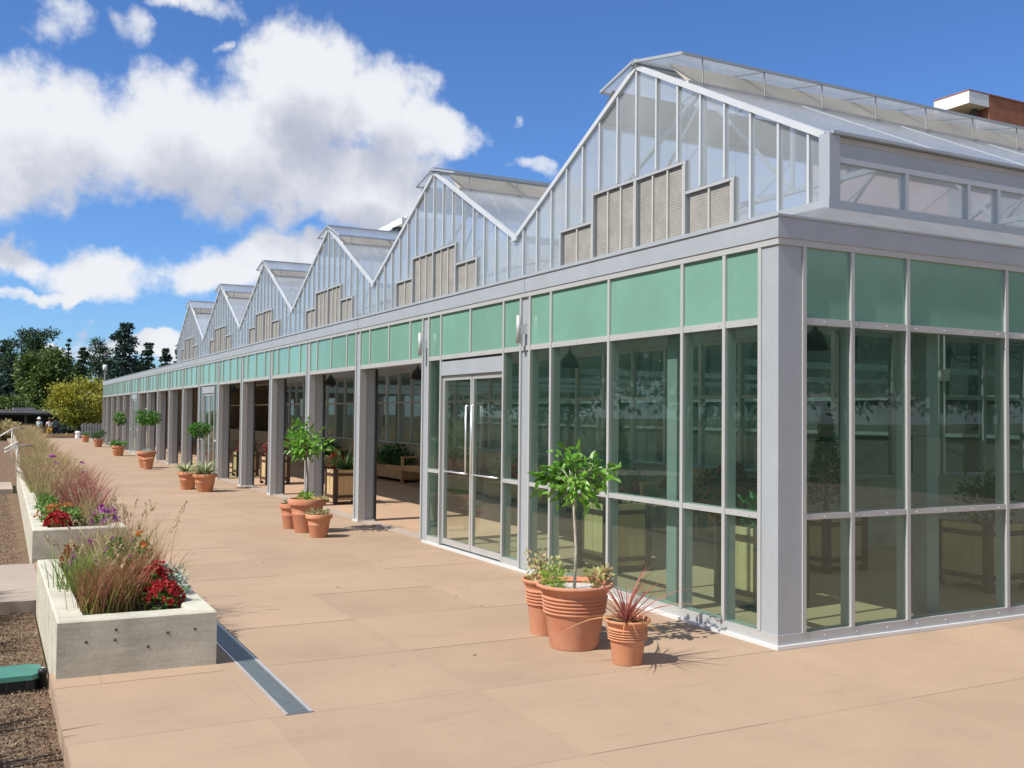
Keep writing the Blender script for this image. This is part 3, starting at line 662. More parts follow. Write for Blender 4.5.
# wall lights on the first two columns
for i, (yy, lab) in enumerate(((3.882, 'slim silver tube light on the column right of the glass doors'), (6.638, 'slim silver tube light on the column left of the glass doors'))):
    w = empty('wall_light', (-.01, yy, 2.60), lab, 'light')
    MB().tube([(-.075, 0, -.15), (-.075, 0, .15)], .026, 14).build('tube_body', 'frame', w, True)
    MB().box((-.085, -.022, -.05), (.022, .022, .05)).build('bracket', 'flashing', w)

# ------------------------------------------------------------------ pots
rnd = np.random.default_rng(11)
def pot(x, y, h, d, m, label, style='ring', top='soil', group=None):
    """d: rim diameter"""
    o = empty('terracotta_pot', (x, y, .001), label, 'pot', group)
    r = d / 2; rb = r * .62; p = []
    if style == 'bell':
        p = [(rb, 0), (rb * 1.02, .02 * h), (r * .74, .50 * h), (r * .755, .52 * h)]
        for k in range(5): z = (.53 + k * .058) * h; rr = r * (.765 + k * .012); p += [(rr, z), (rr + .012, z + .02 * h), (rr + .012, z + .038 * h), (rr, z + .052 * h)]
        p += [(r * .83, .84 * h), (r * .90, .91 * h), (r * .985, .945 * h), (r, .965 * h), (r * .99, h), (r * .92, h), (r * .88, .93 * h)]
    else:
        p = [(rb, 0), (rb * 1.02, .015 * h), (r * .78, .52 * h), (r * .80, .535 * h), (r * .80, .56 * h), (r * .79, .575 * h), (r * .86, .78 * h), (r * .88, .80 * h), (r * .985, .815 * h), (r, .84 * h), (r, .985 * h), (r * .98, h), (r * .90, h), (r * .87, .92 * h)]
    MB().lathe(p, 40, False).build('pot_body', m, o, True)
    MB().lathe([(.001, .90 * h), (r * .885, .905 * h)], 24, False).build('soil_top', 'potting_soil' if top == 'soil' else 'gravel', o)
    return o
pot(-1.28, .73, .46, .57, 'terracotta', 'big ribbed terracotta pot with pale gravel holding the glossy leaved standard tree', 'bell', 'gravel')
pot(-1.25, 1.20, .42, .38, 'terracotta', 'tall terracotta pot of speckled jade plant tucked left behind the big ribbed pot', 'bell', 'gravel')
pot(-1.21, .15, .30, .32, 'terracotta_orange', 'small terracotta pot holding the red spiky cordyline', 'bell')
pot(-1.08, 8.33, .47, .53, 'terracotta', 'large terracotta pot holding the open leafy tree before the open bays', 'ring', 'gravel')
pot(-1.10, 7.68, .31, .36, 'terracotta_orange', 'small terracotta pot of succulents in front of the large pot by the open bays')
pot(-1.17, 8.82, .36, .34, 'terracotta', 'terracotta pot half hidden behind the left side of the large pot by the open bays')
pot(-1.03, 16.1, .37, .50, 'terracotta_orange', 'orange terracotta pot holding a striped agave')
pot(-1.25, 16.85, .38, .44, 'terracotta_pale', 'paler terracotta pot behind the striped agave pot, holding a standard topiary')
pot(-.93, 25.7, .50, .56, 'terracotta', 'wide terracotta pot of the broad topiary tree halfway down the walk')
pot(-.98, 24.95, .33, .34, 'terracotta_pale', 'small pale terracotta pot set against the broad topiary tree pot')
pot(-.78, 34.3, .38, .50, 'terracotta_orange', 'terracotta pot overflowing with leaves under the far small topiary')
pot(-.57, 44.3, .36, .46, 'terracotta', 'far terracotta pot filled with a dense grey-green bush')
pot(-.50, 52.0, .36, .44, 'terracotta_orange', 'farthest terracotta pot at the end of the walk, low green plant inside')

def crown(name, rng, c, rad, n, L, W, m, parent, clumps=14, outw=.7, droop=.1, fold=.1, flat=1.0, shell=.55):
    """leaf clumps spread through an ellipsoid"""
    c = np.array(c); rad = np.array(rad); d = unit(rng.normal(size=(clumps, 3))); rr = rng.uniform(shell, 1.0, (clumps, 1)) ; cc = c + d * rr * rad * .8
    k = rng.integers(0, clumps, n); off = np.clip(rng.normal(size=(n, 3)), -1.5, 1.5) * rad * (.20 + .25 / math.sqrt(clumps)); P = cc[k] + off
    tone = np.clip(rng.random(clumps)[k] * .5 + rng.random(n) * .6 - .05, 0, 1)
    if m == 'citrus': q = lensleaves(rng, P, L, W, P - c, outw, droop); tone = np.tile(tone, 2)
    else: q = leafquads(rng, P, L, W, P - c, outw, droop, fold)
    return quads(name, q, m, parent, tone)
def twigs(mb, rng, base, tips, r0, r1):
    for t in tips:
        b = Vector(base); t = Vector(t); mid = b.lerp(t, .5) + Vector(rng.normal(size=3) * .04 * (t - b).length); mb.tube([b, mid, t], [r0, (r0 + r1) / 2, r1], 6)
def standard(name, x, y, z0, ztop, cz, rad, label, m='citrus', n=420, L=.10, W=.05, seed=1, lean=(0, 0), trunk='trunk', clumps=16, tr=.014, cat='tree', fork=True):
    rng = np.random.default_rng(seed); o = empty(name, (x, y, z0), label, cat); mb = MB()
    zc = cz - z0; top = (lean[0], lean[1], zc - rad[2] * .35)
    mb.tube([(0, 0, 0), (lean[0] * .3 + .008, lean[1] * .3 - .006, zc * .35), (lean[0] * .7 - .006, lean[1] * .7 + .006, zc * .7), top], [tr * 1.15, tr, tr * .95, tr * .85], 8)
    tips = [(lean[0] + rng.uniform(-.6, .6) * rad[0], lean[1] + rng.uniform(-.6, .6) * rad[1], zc + rng.uniform(-.3, .6) * rad[2]) for _ in range(9)]
    twigs(mb, rng, top, tips, tr * .6, tr * .2); mb.build('trunk', trunk, o, True)
    crown('crown', rng, (lean[0], lean[1], zc), rad, n, L, W, m, o, clumps, fold=.22)
    return o
standard('standard_tree', -1.275, .74, .42, 1.52, 1.225, (.245, .27, .195), 'glossy broad leaved standard tree in the big ribbed pot near the corner', n=280, L=.085, W=.046, seed=4, trunk='pale_trunk', clumps=18, tr=.0105)
standard('standard_tree', -1.08, 8.33, .42, 1.6, 1.27, (.29, .32, .27), 'open leafy standard tree in the large pot before the open bays', n=420, L=.10, W=.045, seed=7, trunk='trunk', clumps=13, lean=(-.02, 0))
standard('standard_topiary', -1.03, 16.75, .34, 1.52, 1.28, (.23, .23, .17), 'round headed standard topiary rising behind the striped agave', 'topiary', 900, .06, .03, 9, clumps=26)
standard('standard_topiary', -.93, 25.7, .45, 1.95, 1.50, (.36, .36, .20), 'broad headed topiary tree halfway down the walk', 'topiary', 1000, .08, .04, 10, clumps=24, trunk='pale_trunk')
standard('standard_topiary', -.78, 34.3, .34, 1.7, 1.40, (.25, .25, .22), 'far small round topiary above an overflowing pot', 'topiary', 600, .08, .04, 12, clumps=16)
def bush(name, x, y, z, rad, n, L, W, m, label, seed, cat='plant', clumps=12, group=None):
    rng = np.random.default_rng(seed); o = empty(name, (x, y, z), label, cat, group)
    mb = MB(); twigs(mb, rng, (0, 0, 0), [tuple(rng.normal(size=3) * np.array(rad) * .45 + np.array([0, 0, rad[2] * .8])) for _ in range(6)], .008, .003); mb.build('stems', 'trunk', o)
    crown('foliage', rng, (0, 0, rad[2] * .8), rad, n, L, W, m, o, clumps, .6, 0, .1, shell=.3); return o
bush('jade_plant', -1.27, 1.18, .38, (.17, .17, .15), 420, .035, .025, 'jade', 'speckled yellow green jade plant in the tall pot behind', 21)
bush('jade_plant', -1.15, .62, .43, (.13, .08, .08), 260, .035, .025, 'jade', 'speckled jade plant on the right rim of the big ribbed pot', 22)
bush('fern', -1.45, .74, .42, (.075, .09, .085), 420, .05, .006, 'lime', 'bright lime fluffy fern on the left rim of the big ribbed pot', 23)
bush('succulent', -1.13, 7.68, .28, (.12, .12, .06), 160, .06, .012, 'agave', 'grey green succulents in the small pot by the open bays', 24)
bush('succulent', -1.01, 7.65, .28, (.05, .05, .05), 70, .04, .02, 'jade', 'reddish rosette succulent at the right of the small pot', 25)
bush('trailing_plant', -1.15, 8.24, .42, (.10, .10, .07), 120, .07, .03, 'lime', 'bright green sprout in the large pot by the open bays', 26)
bush('trailing_plant', -.93, 8.26, .42, (.12, .12, .045), 200, .04, .025, 'jade', 'low cream flowers on the rim of the large pot by the open bays', 27)
bush('trailing_plant', -1.2, 8.8, .32, (.08, .08, .06), 80, .05, .02, 'shrub', 'dark low plant in the half hidden pot', 28)
bush('potted_bush', -.78, 34.25, .33, (.34, .34, .14), 600, .09, .03, 'topiary', 'leaves overflowing the pot under the far small topiary', 29)
bush('potted_bush', -.57, 44.3, .32, (.34, .34, .24), 600, .09, .03, 'shrub', 'dense grey-green bush in the far terracotta pot', 30)
bush('potted_bush', -.50, 52.0, .32, (.22, .22, .12), 300, .09, .03, 'topiary', 'low green plant in the farthest pot', 31)
bush('trailing_plant', -.93, 25.6, .47, (.2, .2, .05), 120, .06, .03, 'silver', 'pale low plants at the foot of the broad topiary', 32)
def spiky(name, x, y, z, n, Lr, w, m, label, seed, bend=.25, elev=(35, 85), cat='plant', seg=4):
    rng = np.random.default_rng(seed); o = empty(name, (x, y, z), label, cat)
    a = rng.uniform(0, 2 * math.pi, n); e = np.radians(rng.uniform(*elev, n)); d = np.stack([np.cos(a) * np.cos(e), np.sin(a) * np.cos(e), np.sin(e)], 1)
    q, _ = blades(rng, d * .012 * np.array([1, 1, 0]), d, rng.uniform(*Lr, n), w, bend, seg)
    quads('blades', q, m, o, np.tile(rng.random(n), seg)); return o
ck = spiky('cordyline', -1.22, .15, .27, 44, (.26, .50), .017, 'cordyline', 'red spiky cordyline with dry drooping lower leaves in the small pot', 41, .30, (30, 88))
rng = np.random.default_rng(42); a = rng.uniform(0, 6.28, 14); d = np.stack([np.cos(a) * .8, np.sin(a) * .8, np.full(14, .5)], 1)
q, _ = blades(rng, d * .02, d, rng.uniform(.12, .22, 14), .015, 1.35, 6); quads('dry_leaves', q, 'dryblade', ck, np.tile(rng.random(14), 6))
spiky('agave', -1.03, 16.1, .34, 90, (.28, .46), .05, 'agave', 'striped spiky agave in the orange pot', 43, .25, (15, 80), seg=5)
spiky('agave', -1.28, 16.9, .35, 60, (.24, .40), .045, 'agave', 'second spiky agave at the foot of the standard topiary', 44, .25, (15, 70))

# ------------------------------------------------------------------ concrete planters
def planter(x0, x1, y0, y1, h, label, rim=.17, zb=-.3, sx=0.0, holes=(), sk=0.0):
    """sx: shift of the far end in x"""
    o = empty('concrete_planter', (x0, y0, 0), label, 'planter'); w = x1 - x0; l = y1 - y0; c = .012
    def ring(i, z, dx=0): return [(i, i + sk * (1 - i / w), z), (w - i, i + sk * i / w, z), (w - i + sx, l - i, z), (i + sx, l - i, z)]
    v = ring(0, zb) + ring(0, h - c) + ring(c, h) + ring(rim - c, h) + ring(rim, h - c) + ring(rim, h - .2); f = []
    for k in range(5):
        for j in range(4): f.append((k * 4 + j, k * 4 + (j + 1) % 4, k * 4 + 4 + (j + 1) % 4, k * 4 + 4 + j))
    obj('planter_wall', v, f, 'concrete', o); obj('soil_fill', [(p[0], p[1], h - .06) for p in ring(rim - .001, 0)], [(0, 1, 2, 3)], 'potting_soil', o)
    for (hx, hz) in holes:
        t = MB(); t.lathe([(.010, 0), (.008, .001), (.001, .002)], 14, False); b = t.build('tie_hole', 'hole', o); b.rotation_euler = (R(90), 0, 0); b.location = (hx, sk * (1 - hx / w) - .001, hz); b.rotation_euler = (R(90), 0, -math.atan2(sk, w))
    return o
planter(-4.69, -3.72, 1.30, 4.25, .357, 'nearest concrete planter box with form holes in its front', holes=[(.17, .215), (.34, .215), (.54, .155), (.66, .235), (.83, .245), (.345, .28)], sk=.04)
planter(-4.64, -3.66, 6.70, 20.6, .357, 'long concrete planter behind the nearest one, red and orange plantings', holes=[(.22, .18), (.33, .17)], sx=.16)
planter(-4.42, -3.46, 21.4, 33.5, .33, 'third concrete planter down the walk, full of pink grasses', sx=.2)
planter(-4.18, -3.2, 34.3, 56.0, .33, 'farthest concrete planter along the walk', sx=.3)
# grasses in the nearest planter
def grass(x, y, z, n, Lr, w, m, label, seed, spread=.06, bend=.25, elev=(62, 88), heads=0, headmat='seedhead', headlen=.09, cat='grass', name='fountain_grass', group=None):
    rng = np.random.default_rng(seed); o = empty(name, (x, y, z), label, cat, group)
    a = rng.uniform(0, 2 * math.pi, n); e = np.radians(rng.uniform(*elev, n)); d = np.stack([np.cos(a) * np.cos(e), np.sin(a) * np.cos(e), np.sin(e)], 1)
    base = np.stack([rng.normal(size=n) * spread, rng.normal(size=n) * spread, np.zeros(n)], 1); L = rng.uniform(*Lr, n)
    q, pts = blades(rng, base, d, L, w, bend, 4); tone = np.clip(np.tile(rng.random(n), 4) * .6 + np.repeat([0, .13, .26, .4], n), 0, 1)
    quads('blades', q, m, o, tone)
    if heads:
        L = rng.uniform(.85, 1.15, heads) * Lr[1]; a = rng.uniform(0, 6.28, heads); e = np.radians(rng.uniform(68, 87, heads)); d = np.stack([np.cos(a) * np.cos(e), np.sin(a) * np.cos(e), np.sin(e)], 1)
        b2 = np.stack([rng.normal(size=heads) * spread, rng.normal(size=heads) * spread, np.zeros(heads)], 1)
        qs, pp = blades(rng, b2, d, L, .003, .12, 4); quads('stalks', qs, 'tangrass', o, np.tile(rng.random(heads), 4))
        tip = pp[:, 4]; ax = unit(pp[:, 4] - pp[:, 3]); k = 26; t = rng.uniform(0, 1, (heads, k)); P = (tip[:, None] - ax[:, None] * (t * headlen)[..., None]).reshape(-1, 3)
        A = np.repeat(ax, k, 0); quads('seed_heads', leafquads(rng, P, .030, .008, A, 1.4), headmat, o, seed=seed)
    return o
ZPL = .297
grass(-4.40, 1.72, ZPL, 330, (.24, .44), .009, 'redgrass', 'upright red tipped grass at the front left of the nearest planter', 51, .07, .10, heads=5, headlen=.07)
grass(-4.27, 1.95, ZPL, 330, (.26, .46), .009, 'redgrass', 'arching red grass in the front middle of the nearest planter', 52, .07, .18, heads=8)
grass(-4.08, 2.25, ZPL, 300, (.30, .52), .009, 'redgrass', 'dark red grass behind the crimson chrysanthemum', 53, .07, .2)
grass(-4.42, 2.55, ZPL, 320, (.26, .48), .008, 'greengrass', 'green grass clump behind the red tipped grass in the nearest planter', 54, .09, .22, heads=10)
grass(-3.99, 3.05, ZPL, 220, (.4, .66), .006, 'tangrass', 'tall tan grass with upright seed heads at the right of the nearest planter', 55, .07, .16, heads=15, headlen=.13)
grass(-4.25, 3.2, ZPL, 360, (.35, .60), .007, 'tangrass', 'feathery tan grass in the middle of the nearest planter', 56, .10, .2, heads=12)
grass(-4.10, 3.75, ZPL, 220, (.35, .6), .006, 'redgrass', 'reddish grass at the far end of the nearest planter', 57, .09, .22, heads=8)
grass(-3.90, 2.6, ZPL, 90, (.22, .42), .006, 'greengrass', 'thin green grass leaning over the right rim of the nearest planter', 58, .05, .5, (40, 70))
def flowers(name, x, y, z, rad, nleaf, nfl, m, label, seed, fs=.022, leaf='flowerleaf', leafL=.045, cat='flowers'):
    rng = np.random.default_rng(seed); o = empty(name, (x, y, z), label, cat)
    crown('leaves', rng, (0, 0, rad[2] * .5), (rad[0], rad[1], rad[2] * .6), nleaf, leafL, leafL * .5, leaf, o, 14, .6, 0, .1, shell=.2)
    d = unit(rng.normal(size=(nfl, 3)) + np.array([0, -.1, .9])); d[:, 2] = np.abs(d[:, 2]); c = d * np.array(rad) * rng.uniform(.85, 1.05, (nfl, 1)) + np.array([0, 0, rad[2] * .25])
    k = 14; C = np.repeat(c, k, 0); Nn = np.repeat(d, k, 0); s = rng.normal(size=(nfl * k, 3)); s = unit(s - (s * Nn).sum(1, keepdims=True) * Nn); out = unit(s + Nn * rng.uniform(.1, .7, (nfl * k, 1)))
    quads('blossoms', leafquads(rng, C + Nn * .004, fs, fs * .55, out, 3.0), m, o, np.clip(np.repeat(rng.random(nfl) * .5, k) + rng.random(nfl * k) * .5, 0, 1)); return o
flowers('chrysanthemum', -3.985, 1.78, ZPL + .01, (.13, .13, .14), 200, 110, 'mum', 'crimson chrysanthemum mound at the front right of the nearest planter', 61, .026)
flowers('chrysanthemum', -4.00, 2.08, ZPL + .02, (.13, .12, .21), 200, 90, 'mum', 'crimson chrysanthemum mound just behind the front one', 62, .026)
flowers('chrysanthemum', -4.43, 3.95, ZPL + .01, (.09, .1, .16), 120, 40, 'rustmum', 'rust red chrysanthemum at the far left corner of the nearest planter', 63, .026)
flowers('aster', -4.36, 3.45, ZPL + .04, (.12, .12, .22), 220, 18, 'aster', 'magenta asters at the left rear of the nearest planter', 64, .032)
flowers('aster', -4.16, 2.9, ZPL + .1, (.12, .12, .28), 160, 7, 'aster', 'thin pink asters among the grass of the nearest planter', 65, .028)
flowers('zinnia', -4.02, 2.75, ZPL + .1, (.08, .08, .30), 160, 4, 'orangeflower', 'single orange zinnia blooms in the nearest planter', 66, .035)
bush('dusty_miller', -3.86, 2.10, ZPL, (.10, .17, .14), 420, .05, .016, 'silver', 'silvery grey dusty miller along the right rim of the nearest planter', 67)
bush('dusty_miller', -3.86, 2.75, ZPL, (.07, .16, .10), 200, .05, .018, 'silver', 'second silvery dusty miller farther along the right rim', 68)
flowers('chrysanthemum', -4.36, 7.05, ZPL, (.15, .15, .17), 200, 130, 'mum', 'dark red chrysanthemum at the front left of the long planter', 71, .032)
flowers('aster', -3.84, 7.25, ZPL, (.15, .18, .2), 260, 34, 'aster', 'purple asters at the front right of the long planter', 72, .04)
flowers('yarrow', -4.25, 8.1, ZPL, (.32, .22, .17), 300, 80, 'yarrow', 'flat orange yarrow across the front of the long planter', 73, .035)
bush('leafy_plant', -4.3, 7.6, ZPL, (.22, .3, .13), 500, .07, .03, 'flowerleaf', 'fresh green leaves between the red and orange flowers of the long planter', 74)
grass(-3.92, 8.6, ZPL, 260, (.4, .62), .008, 'winegrass', 'wine red grass behind the purple asters of the long planter', 75, .11, .22)
grass(-3.98, 9.5, ZPL, 300, (.45, .72), .008, 'winegrass', 'second wine red grass in the long planter', 76, .13, .24)
grass(-4.2, 10.6, ZPL, 300, (.4, .66), .008, 'tangrass', 'pale tan grass halfway up the long planter', 77, .14, .22, heads=14)
grass(-3.85, 11.4, ZPL, 300, (.45, .7), .009, 'winegrass', 'third wine red grass in the long planter', 78, .13, .24)
grass(-4.0, 7.75, ZPL, 120, (.35, .5), .006, 'tangrass', 'thin tan seed stalks at the front of the long planter', 79, .08, .15, heads=12)
bush('leafy_plant', -4.36, 9.6, ZPL, (.14, .9, .12), 600, .07, .03, 'flowerleaf', 'low green leaves along the left rim of the long planter', 80)
bush('leafy_plant', -4.3, 13.6, ZPL, (.14, 1.9, .12), 700, .08, .035, 'flowerleaf', 'low green leaves farther along the left rim of the long planter', 81)
def mass(name, xa, xb, y0, y1, z, n, mats, seed, label, hr=(.35, .65)):
    """one uncountable mass of grasses: a stuff object per tint would split it, so one mesh"""
    rng = np.random.default_rng(seed); t = rng.random(n); b = np.stack([xa + (xb - xa) * t + rng.uniform(-.36, .36, n), y0 + (y1 - y0) * t, np.full(n, z)], 1)
    ci = np.floor(b[:, 1] / .6).astype(int); hh = np.random.default_rng(seed + 1).uniform(.6, 1.15, 400)[ci % 400]
    a = rng.uniform(0, 6.28, n); e = np.radians(rng.uniform(60, 88, n)); d = np.stack([np.cos(a) * np.cos(e), np.sin(a) * np.cos(e), np.sin(e)], 1)
    q, _ = blades(rng, b, d, rng.uniform(*hr, n) * hh, .014, .28, 3)
    o = quads(name, q, mats, None, np.tile(np.clip(np.random.default_rng(seed + 2).random(400)[ci % 400] * .6 + rng.random(n) * .45 - .05, 0, 1), 3)); return tag(o, label, 'grass', kind='stuff')
mass('grass_mass', -4.1, -4.0, 12.0, 20.3, ZPL, 5200, 'pinkgrass', 91, 'mixed pink and tan grasses filling the far half of the long planter')
mass('grass_mass', -3.92, -3.75, 21.6, 33.3, .27, 5200, 'pinkgrass', 93, 'pink and tan grasses filling the third planter', (.4, .7))
mass('grass_mass', -3.65, -3.4, 34.5, 55.8, .27, 6500, 'pinkgrass', 95, 'tan grasses filling the farthest planter', (.5, .85))
flowers('aster', -4.0, 15.3, ZPL, (.12, .2, .42), 100, 14, 'aster', 'magenta aster showing among the far grasses of the long planter', 97, .06)
flowers('aster', -3.72, 12.6, ZPL, (.1, .12, .42), 100, 8, 'aster', 'small magenta aster at the walk side of the long planter', 98, .05)

# ------------------------------------------------------------------ garden bits on the left
rng = np.random.default_rng(101); n = 22000
P = np.stack([rng.uniform(-5.7, -4.72, n), np.concatenate([rng.uniform(-.8, 4.3, 13000), rng.uniform(6.65, 18.3, 9000)]), np.full(n, -.108)], 1)
tag(quads('wood_chips', leafquads(rng, P, .020, .010, np.tile([[0, 0, .15]], (n, 1)), .25), 'chips', seed=5), kind='stuff')
vb = empty('valve_box', (-5.02, 1.72, -.115), 'green lidded irrigation valve box sunk in the soil', 'valve box')
m_ = MB(); v = []
for (z, s) in ((0, 1.0), (.075, .97)):
    for (x, y) in ((-.26, -.10), (-.20, -.16), (.20, -.16), (.26, -.10), (.26, .10), (.20, .16), (-.20, .16), (-.26, .10)): v.append((x * s, y * s, z))
obj('box_body', v, [tuple(range(7, -1, -1)), tuple(range(8, 16))] + [(i, (i + 1) % 8, 8 + (i + 1) % 8, 8 + i) for i in range(8)], 'black_plastic', vb)
v2 = [(x * 1.05, y * 1.05, z + .075 if k < 8 else z + .03) for k, (x, y, z) in enumerate(v)]
obj('lid', v2, [tuple(range(7, -1, -1)), tuple(range(8, 16))] + [(i, (i + 1) % 8, 8 + (i + 1) % 8, 8 + i) for i in range(8)], 'green_plastic', vb)
rb_ = MB()
for x in (-.18, -.06, .06, .18): rb_.box((x - .012, -.175, 0), (x + .012, -.155, .07))
rb_.build('rib', 'black_plastic', vb)
rs = empty('sprinkler_riser', (-4.752, 1.60, -.115), 'short black sprinkler riser beside the green valve box', 'sprinkler')
MB().lathe([(.024, 0), (.024, .10), (.030, .102), (.030, .125), (.022, .13), (.012, .135)], 16).build('riser_body', 'black_plastic', rs, True); MB().lathe([(.010, .135), (.010, .138)], 10).build('nozzle', 'flashing', rs)
# handrails of the garden steps
def handrail(x, y, z, dx, dz, label, n=1, gap=.06):
    o = empty('handrail', (x, y, -.1), label, 'handrail')
    for k in range(n): MB().tube([(-dx, 0, z - dz - k * gap), (0, 0, z - k * gap)], .022, 10).build('rail', 'white_paint', o, True)
    MB().tube([(-dx * .05, 0, 0), (-dx * .05, 0, z - dz * .05 - (n - 1) * gap)], .02, 8).build('post', 'white_paint', o, True)
    MB().tube([(0, 0, z - (n - 1) * gap), (.35, 0, z - (n - 1) * gap)], .02, 8).build('extension', 'fence_grey', o, True); return o
handrail(-4.42, 23.0, .96, .30, .18, 'double white handrail slanting at the garden steps beside the planters', 2, .09)
handrail(-4.34, 33.0, 1.14, .62, .42, 'single white handrail farther back at the left edge')
# shrubs out of the frame whose shade falls on path and soil
for i, (x, y, h) in enumerate([(-5.50, 4.05, 1.0), (-5.52, 4.6, .95), (-5.50, .1, .9), (-5.50, 2.9, .85), (-5.5, .7, .8)]):
    spiky('yucca', x, y, -.11, 60, (h * .6, h * 1.1), .055, 'shrub', ['spiky yucca by the garden path', 'second spiky yucca on the garden path edge', 'spiky yucca in the soil nearest the camera', 'small spiky yucca in the soil bed', 'spiky yucca between the other two in the soil bed'][i], 110 + i, .06, (66, 88))

# ------------------------------------------------------------------ inside the gallery
def wood_box(x, y, w, h, label, m='pale_wood'):
    o = empty('wooden_tub', (x, y, .006), label, 'planter box'); t = .035
    for sx in (-1, 1):
        for sy in (-1, 1): box('leg', (sx * w / 2 - .035, sy * w / 2 - .035, 0), (sx * w / 2 + .035, sy * w / 2 + .035, h), 'dark_wood', o)
    for z in (.12, h - .12):
        for s in (-1, 1):
            box('rail', (-w / 2 + .036, s * (w / 2 + .012) - .02, z), (w / 2 - .036, s * (w / 2 + .012) + .02, z + .045), 'dark_wood', o); box('rail', (s * (w / 2 + .012) - .02, -w / 2 + .036, z), (s * (w / 2 + .012) + .02, w / 2 - .036, z + .045), 'dark_wood', o)
    nb = 4; bw = (w - .072) / nb
    for s in (-1, 1):
        for k in range(nb):
            p = -w / 2 + .036 + k * bw
            box('board', (p + .002, s * w / 2 - .015, .07), (p + bw - .002, s * w / 2 + .008, h - .01), m, o); box('board', (s * w / 2 - .015, p + .002, .07), (s * w / 2 + .008, p + bw - .002, h - .01), m, o)
    obj('soil_top', [(-w / 2, -w / 2, h - .06), (w / 2, -w / 2, h - .06), (w / 2, w / 2, h - .06), (-w / 2, w / 2, h - .06)], [(0, 1, 2, 3)], 'potting_soil', o); return o
wood_box(1.05, 1.35, .52, .72, 'wooden tub just inside the corner post')
wood_box(1.0, 3.65, .52, .74, 'wooden tub behind the glass right of the entrance doors')
wood_box(3.2, 2.7, .55, .62, 'wooden tub holding the cone topiary behind the end glazing')
wood_box(3.75, 1.15, .55, .66, 'wooden tub at the right edge behind the end glazing')
wood_box(.82, 12.42, .52, .64, 'sunlit wooden tub standing in the second open bay')
wood_box(.90, 17.85, .50, .64, 'wooden tub of red plants in the fourth open bay')
wood_box(.90, 20.9, .50, .64, 'wooden tub of red plants inside the far doors')
wood_box(.90, 25.0, .50, .64, 'wooden tub farther down the gallery')
def cone_tree(x, y, z, r, h, label, seed, m='shrub'):
    rng = np.random.default_rng(seed); o = empty('cone_topiary', (x, y, z), label, 'tree'); MB().tube([(0, 0, 0), (0, 0, h * .9)], [.025, .008], 8).build('trunk', 'trunk', o)
    n = 2600; t = rng.uniform(.08, 1, n) ** .8; a = rng.uniform(0, 6.28, n); rr = r * (1.02 - t) * rng.uniform(.55, 1.08, n)
    P = np.stack([np.cos(a) * rr, np.sin(a) * rr, t * h], 1); quads('crown', leafquads(rng, P, .06, .018, P * np.array([1, 1, 0]) + np.array([0, 0, .05]), .8), m, o, seed=seed); return o
cone_tree(3.2, 2.7, .56, .24, 1.25, 'dark cone shaped topiary behind the end glazing', 121)
cone_tree(1.0, 3.65, .66, .22, 1.3, 'dark narrow cypress behind the glass right of the entrance doors', 122)
bush('indoor_shrub', 1.05, 1.35, .66, (.24, .24, .2), 400, .08, .035, 'shrub', 'green shrub in the tub just inside the corner', 123)
bush('indoor_shrub', 3.75, 1.15, .6, (.25, .25, .3), 400, .08, .035, 'shrub', 'green shrub in the tub at the right edge', 124)
spiky('indoor_palm', .82, 12.42, .58, 60, (.5, .95), .03, 'shrub', 'feathery palm in the sunlit wooden tub', 125, .5, (35, 85), seg=5)
flowers('indoor_flowers', .62, 12.30, .60, (.14, .14, .3), 160, 14, 'rustmum', 'rusty red flowers at the foot of the feathery palm', 126, .05, 'shrub')
bush('indoor_shrub', .90, 17.85, .58, (.3, .3, .28), 500, .09, .04, 'redleaf', 'red and green foliage in the tub of the fourth open bay', 127)
bush('indoor_shrub', .90, 20.9, .58, (.3, .3, .28), 500, .09, .04, 'redleaf', 'red and green foliage inside the far doors', 128)
bush('indoor_shrub', .90, 25.0, .58, (.3, .3, .28), 400, .09, .04, 'redleaf', 'red foliage farther down the gallery', 129)
def bench(x, y, label, L=1.5, lattice=False):
    o = empty('wooden_bench', (x, y, .006), label, 'bench'); h = L / 2
    for sy in (-1, 1):
        for bx, z in ((-.24, .62), (.24, .92)): box('leg', (bx - .03, sy * (h - .03) - .03, 0), (bx + .03, sy * (h - .03) + .03, z), 'wood', o)
        box('armrest', (-.28, sy * (h - .03) - .035, .62), (.21, sy * (h - .03) + .035, .655), 'wood', o)
    for k in range(5): box('seat_slat', (-.26 + k * .095, -h + .062, .42), (-.175 + k * .095, h - .062, .445), 'wood', o)
    box('apron', (-.262, -h + .062, .33), (-.235, h - .062, .419), 'wood', o)
    for z in (.52, .86): box('back_rail', (.222, -h + .062, z), (.258, h - .062, z + .05), 'wood', o)
    if lattice:
        k = -h + .1
        while k < h - .3: MB().bar((.24, k, .57), (.24, k + .26, .86), .02, .03).build('lattice', 'wood', o); MB().bar((.236, k + .26, .57), (.236, k, .86), .02, .03).build('lattice', 'wood', o); k += .15
    else:
        for k in range(11): yy = -h + .14 + k * (L - .28) / 10; box('back_slat', (.23, yy - .035, .57), (.25, yy + .035, .86), 'wood', o)
    return o
bench(3.9, 16.0, 'slatted wooden bench seen through the first open bay'); bench(4.0, 6.35, 'wooden bench with lattice back behind the first glazed bay', 1.4, True); bench(3.9, 21.0, 'slatted wooden bench farther down the gallery')
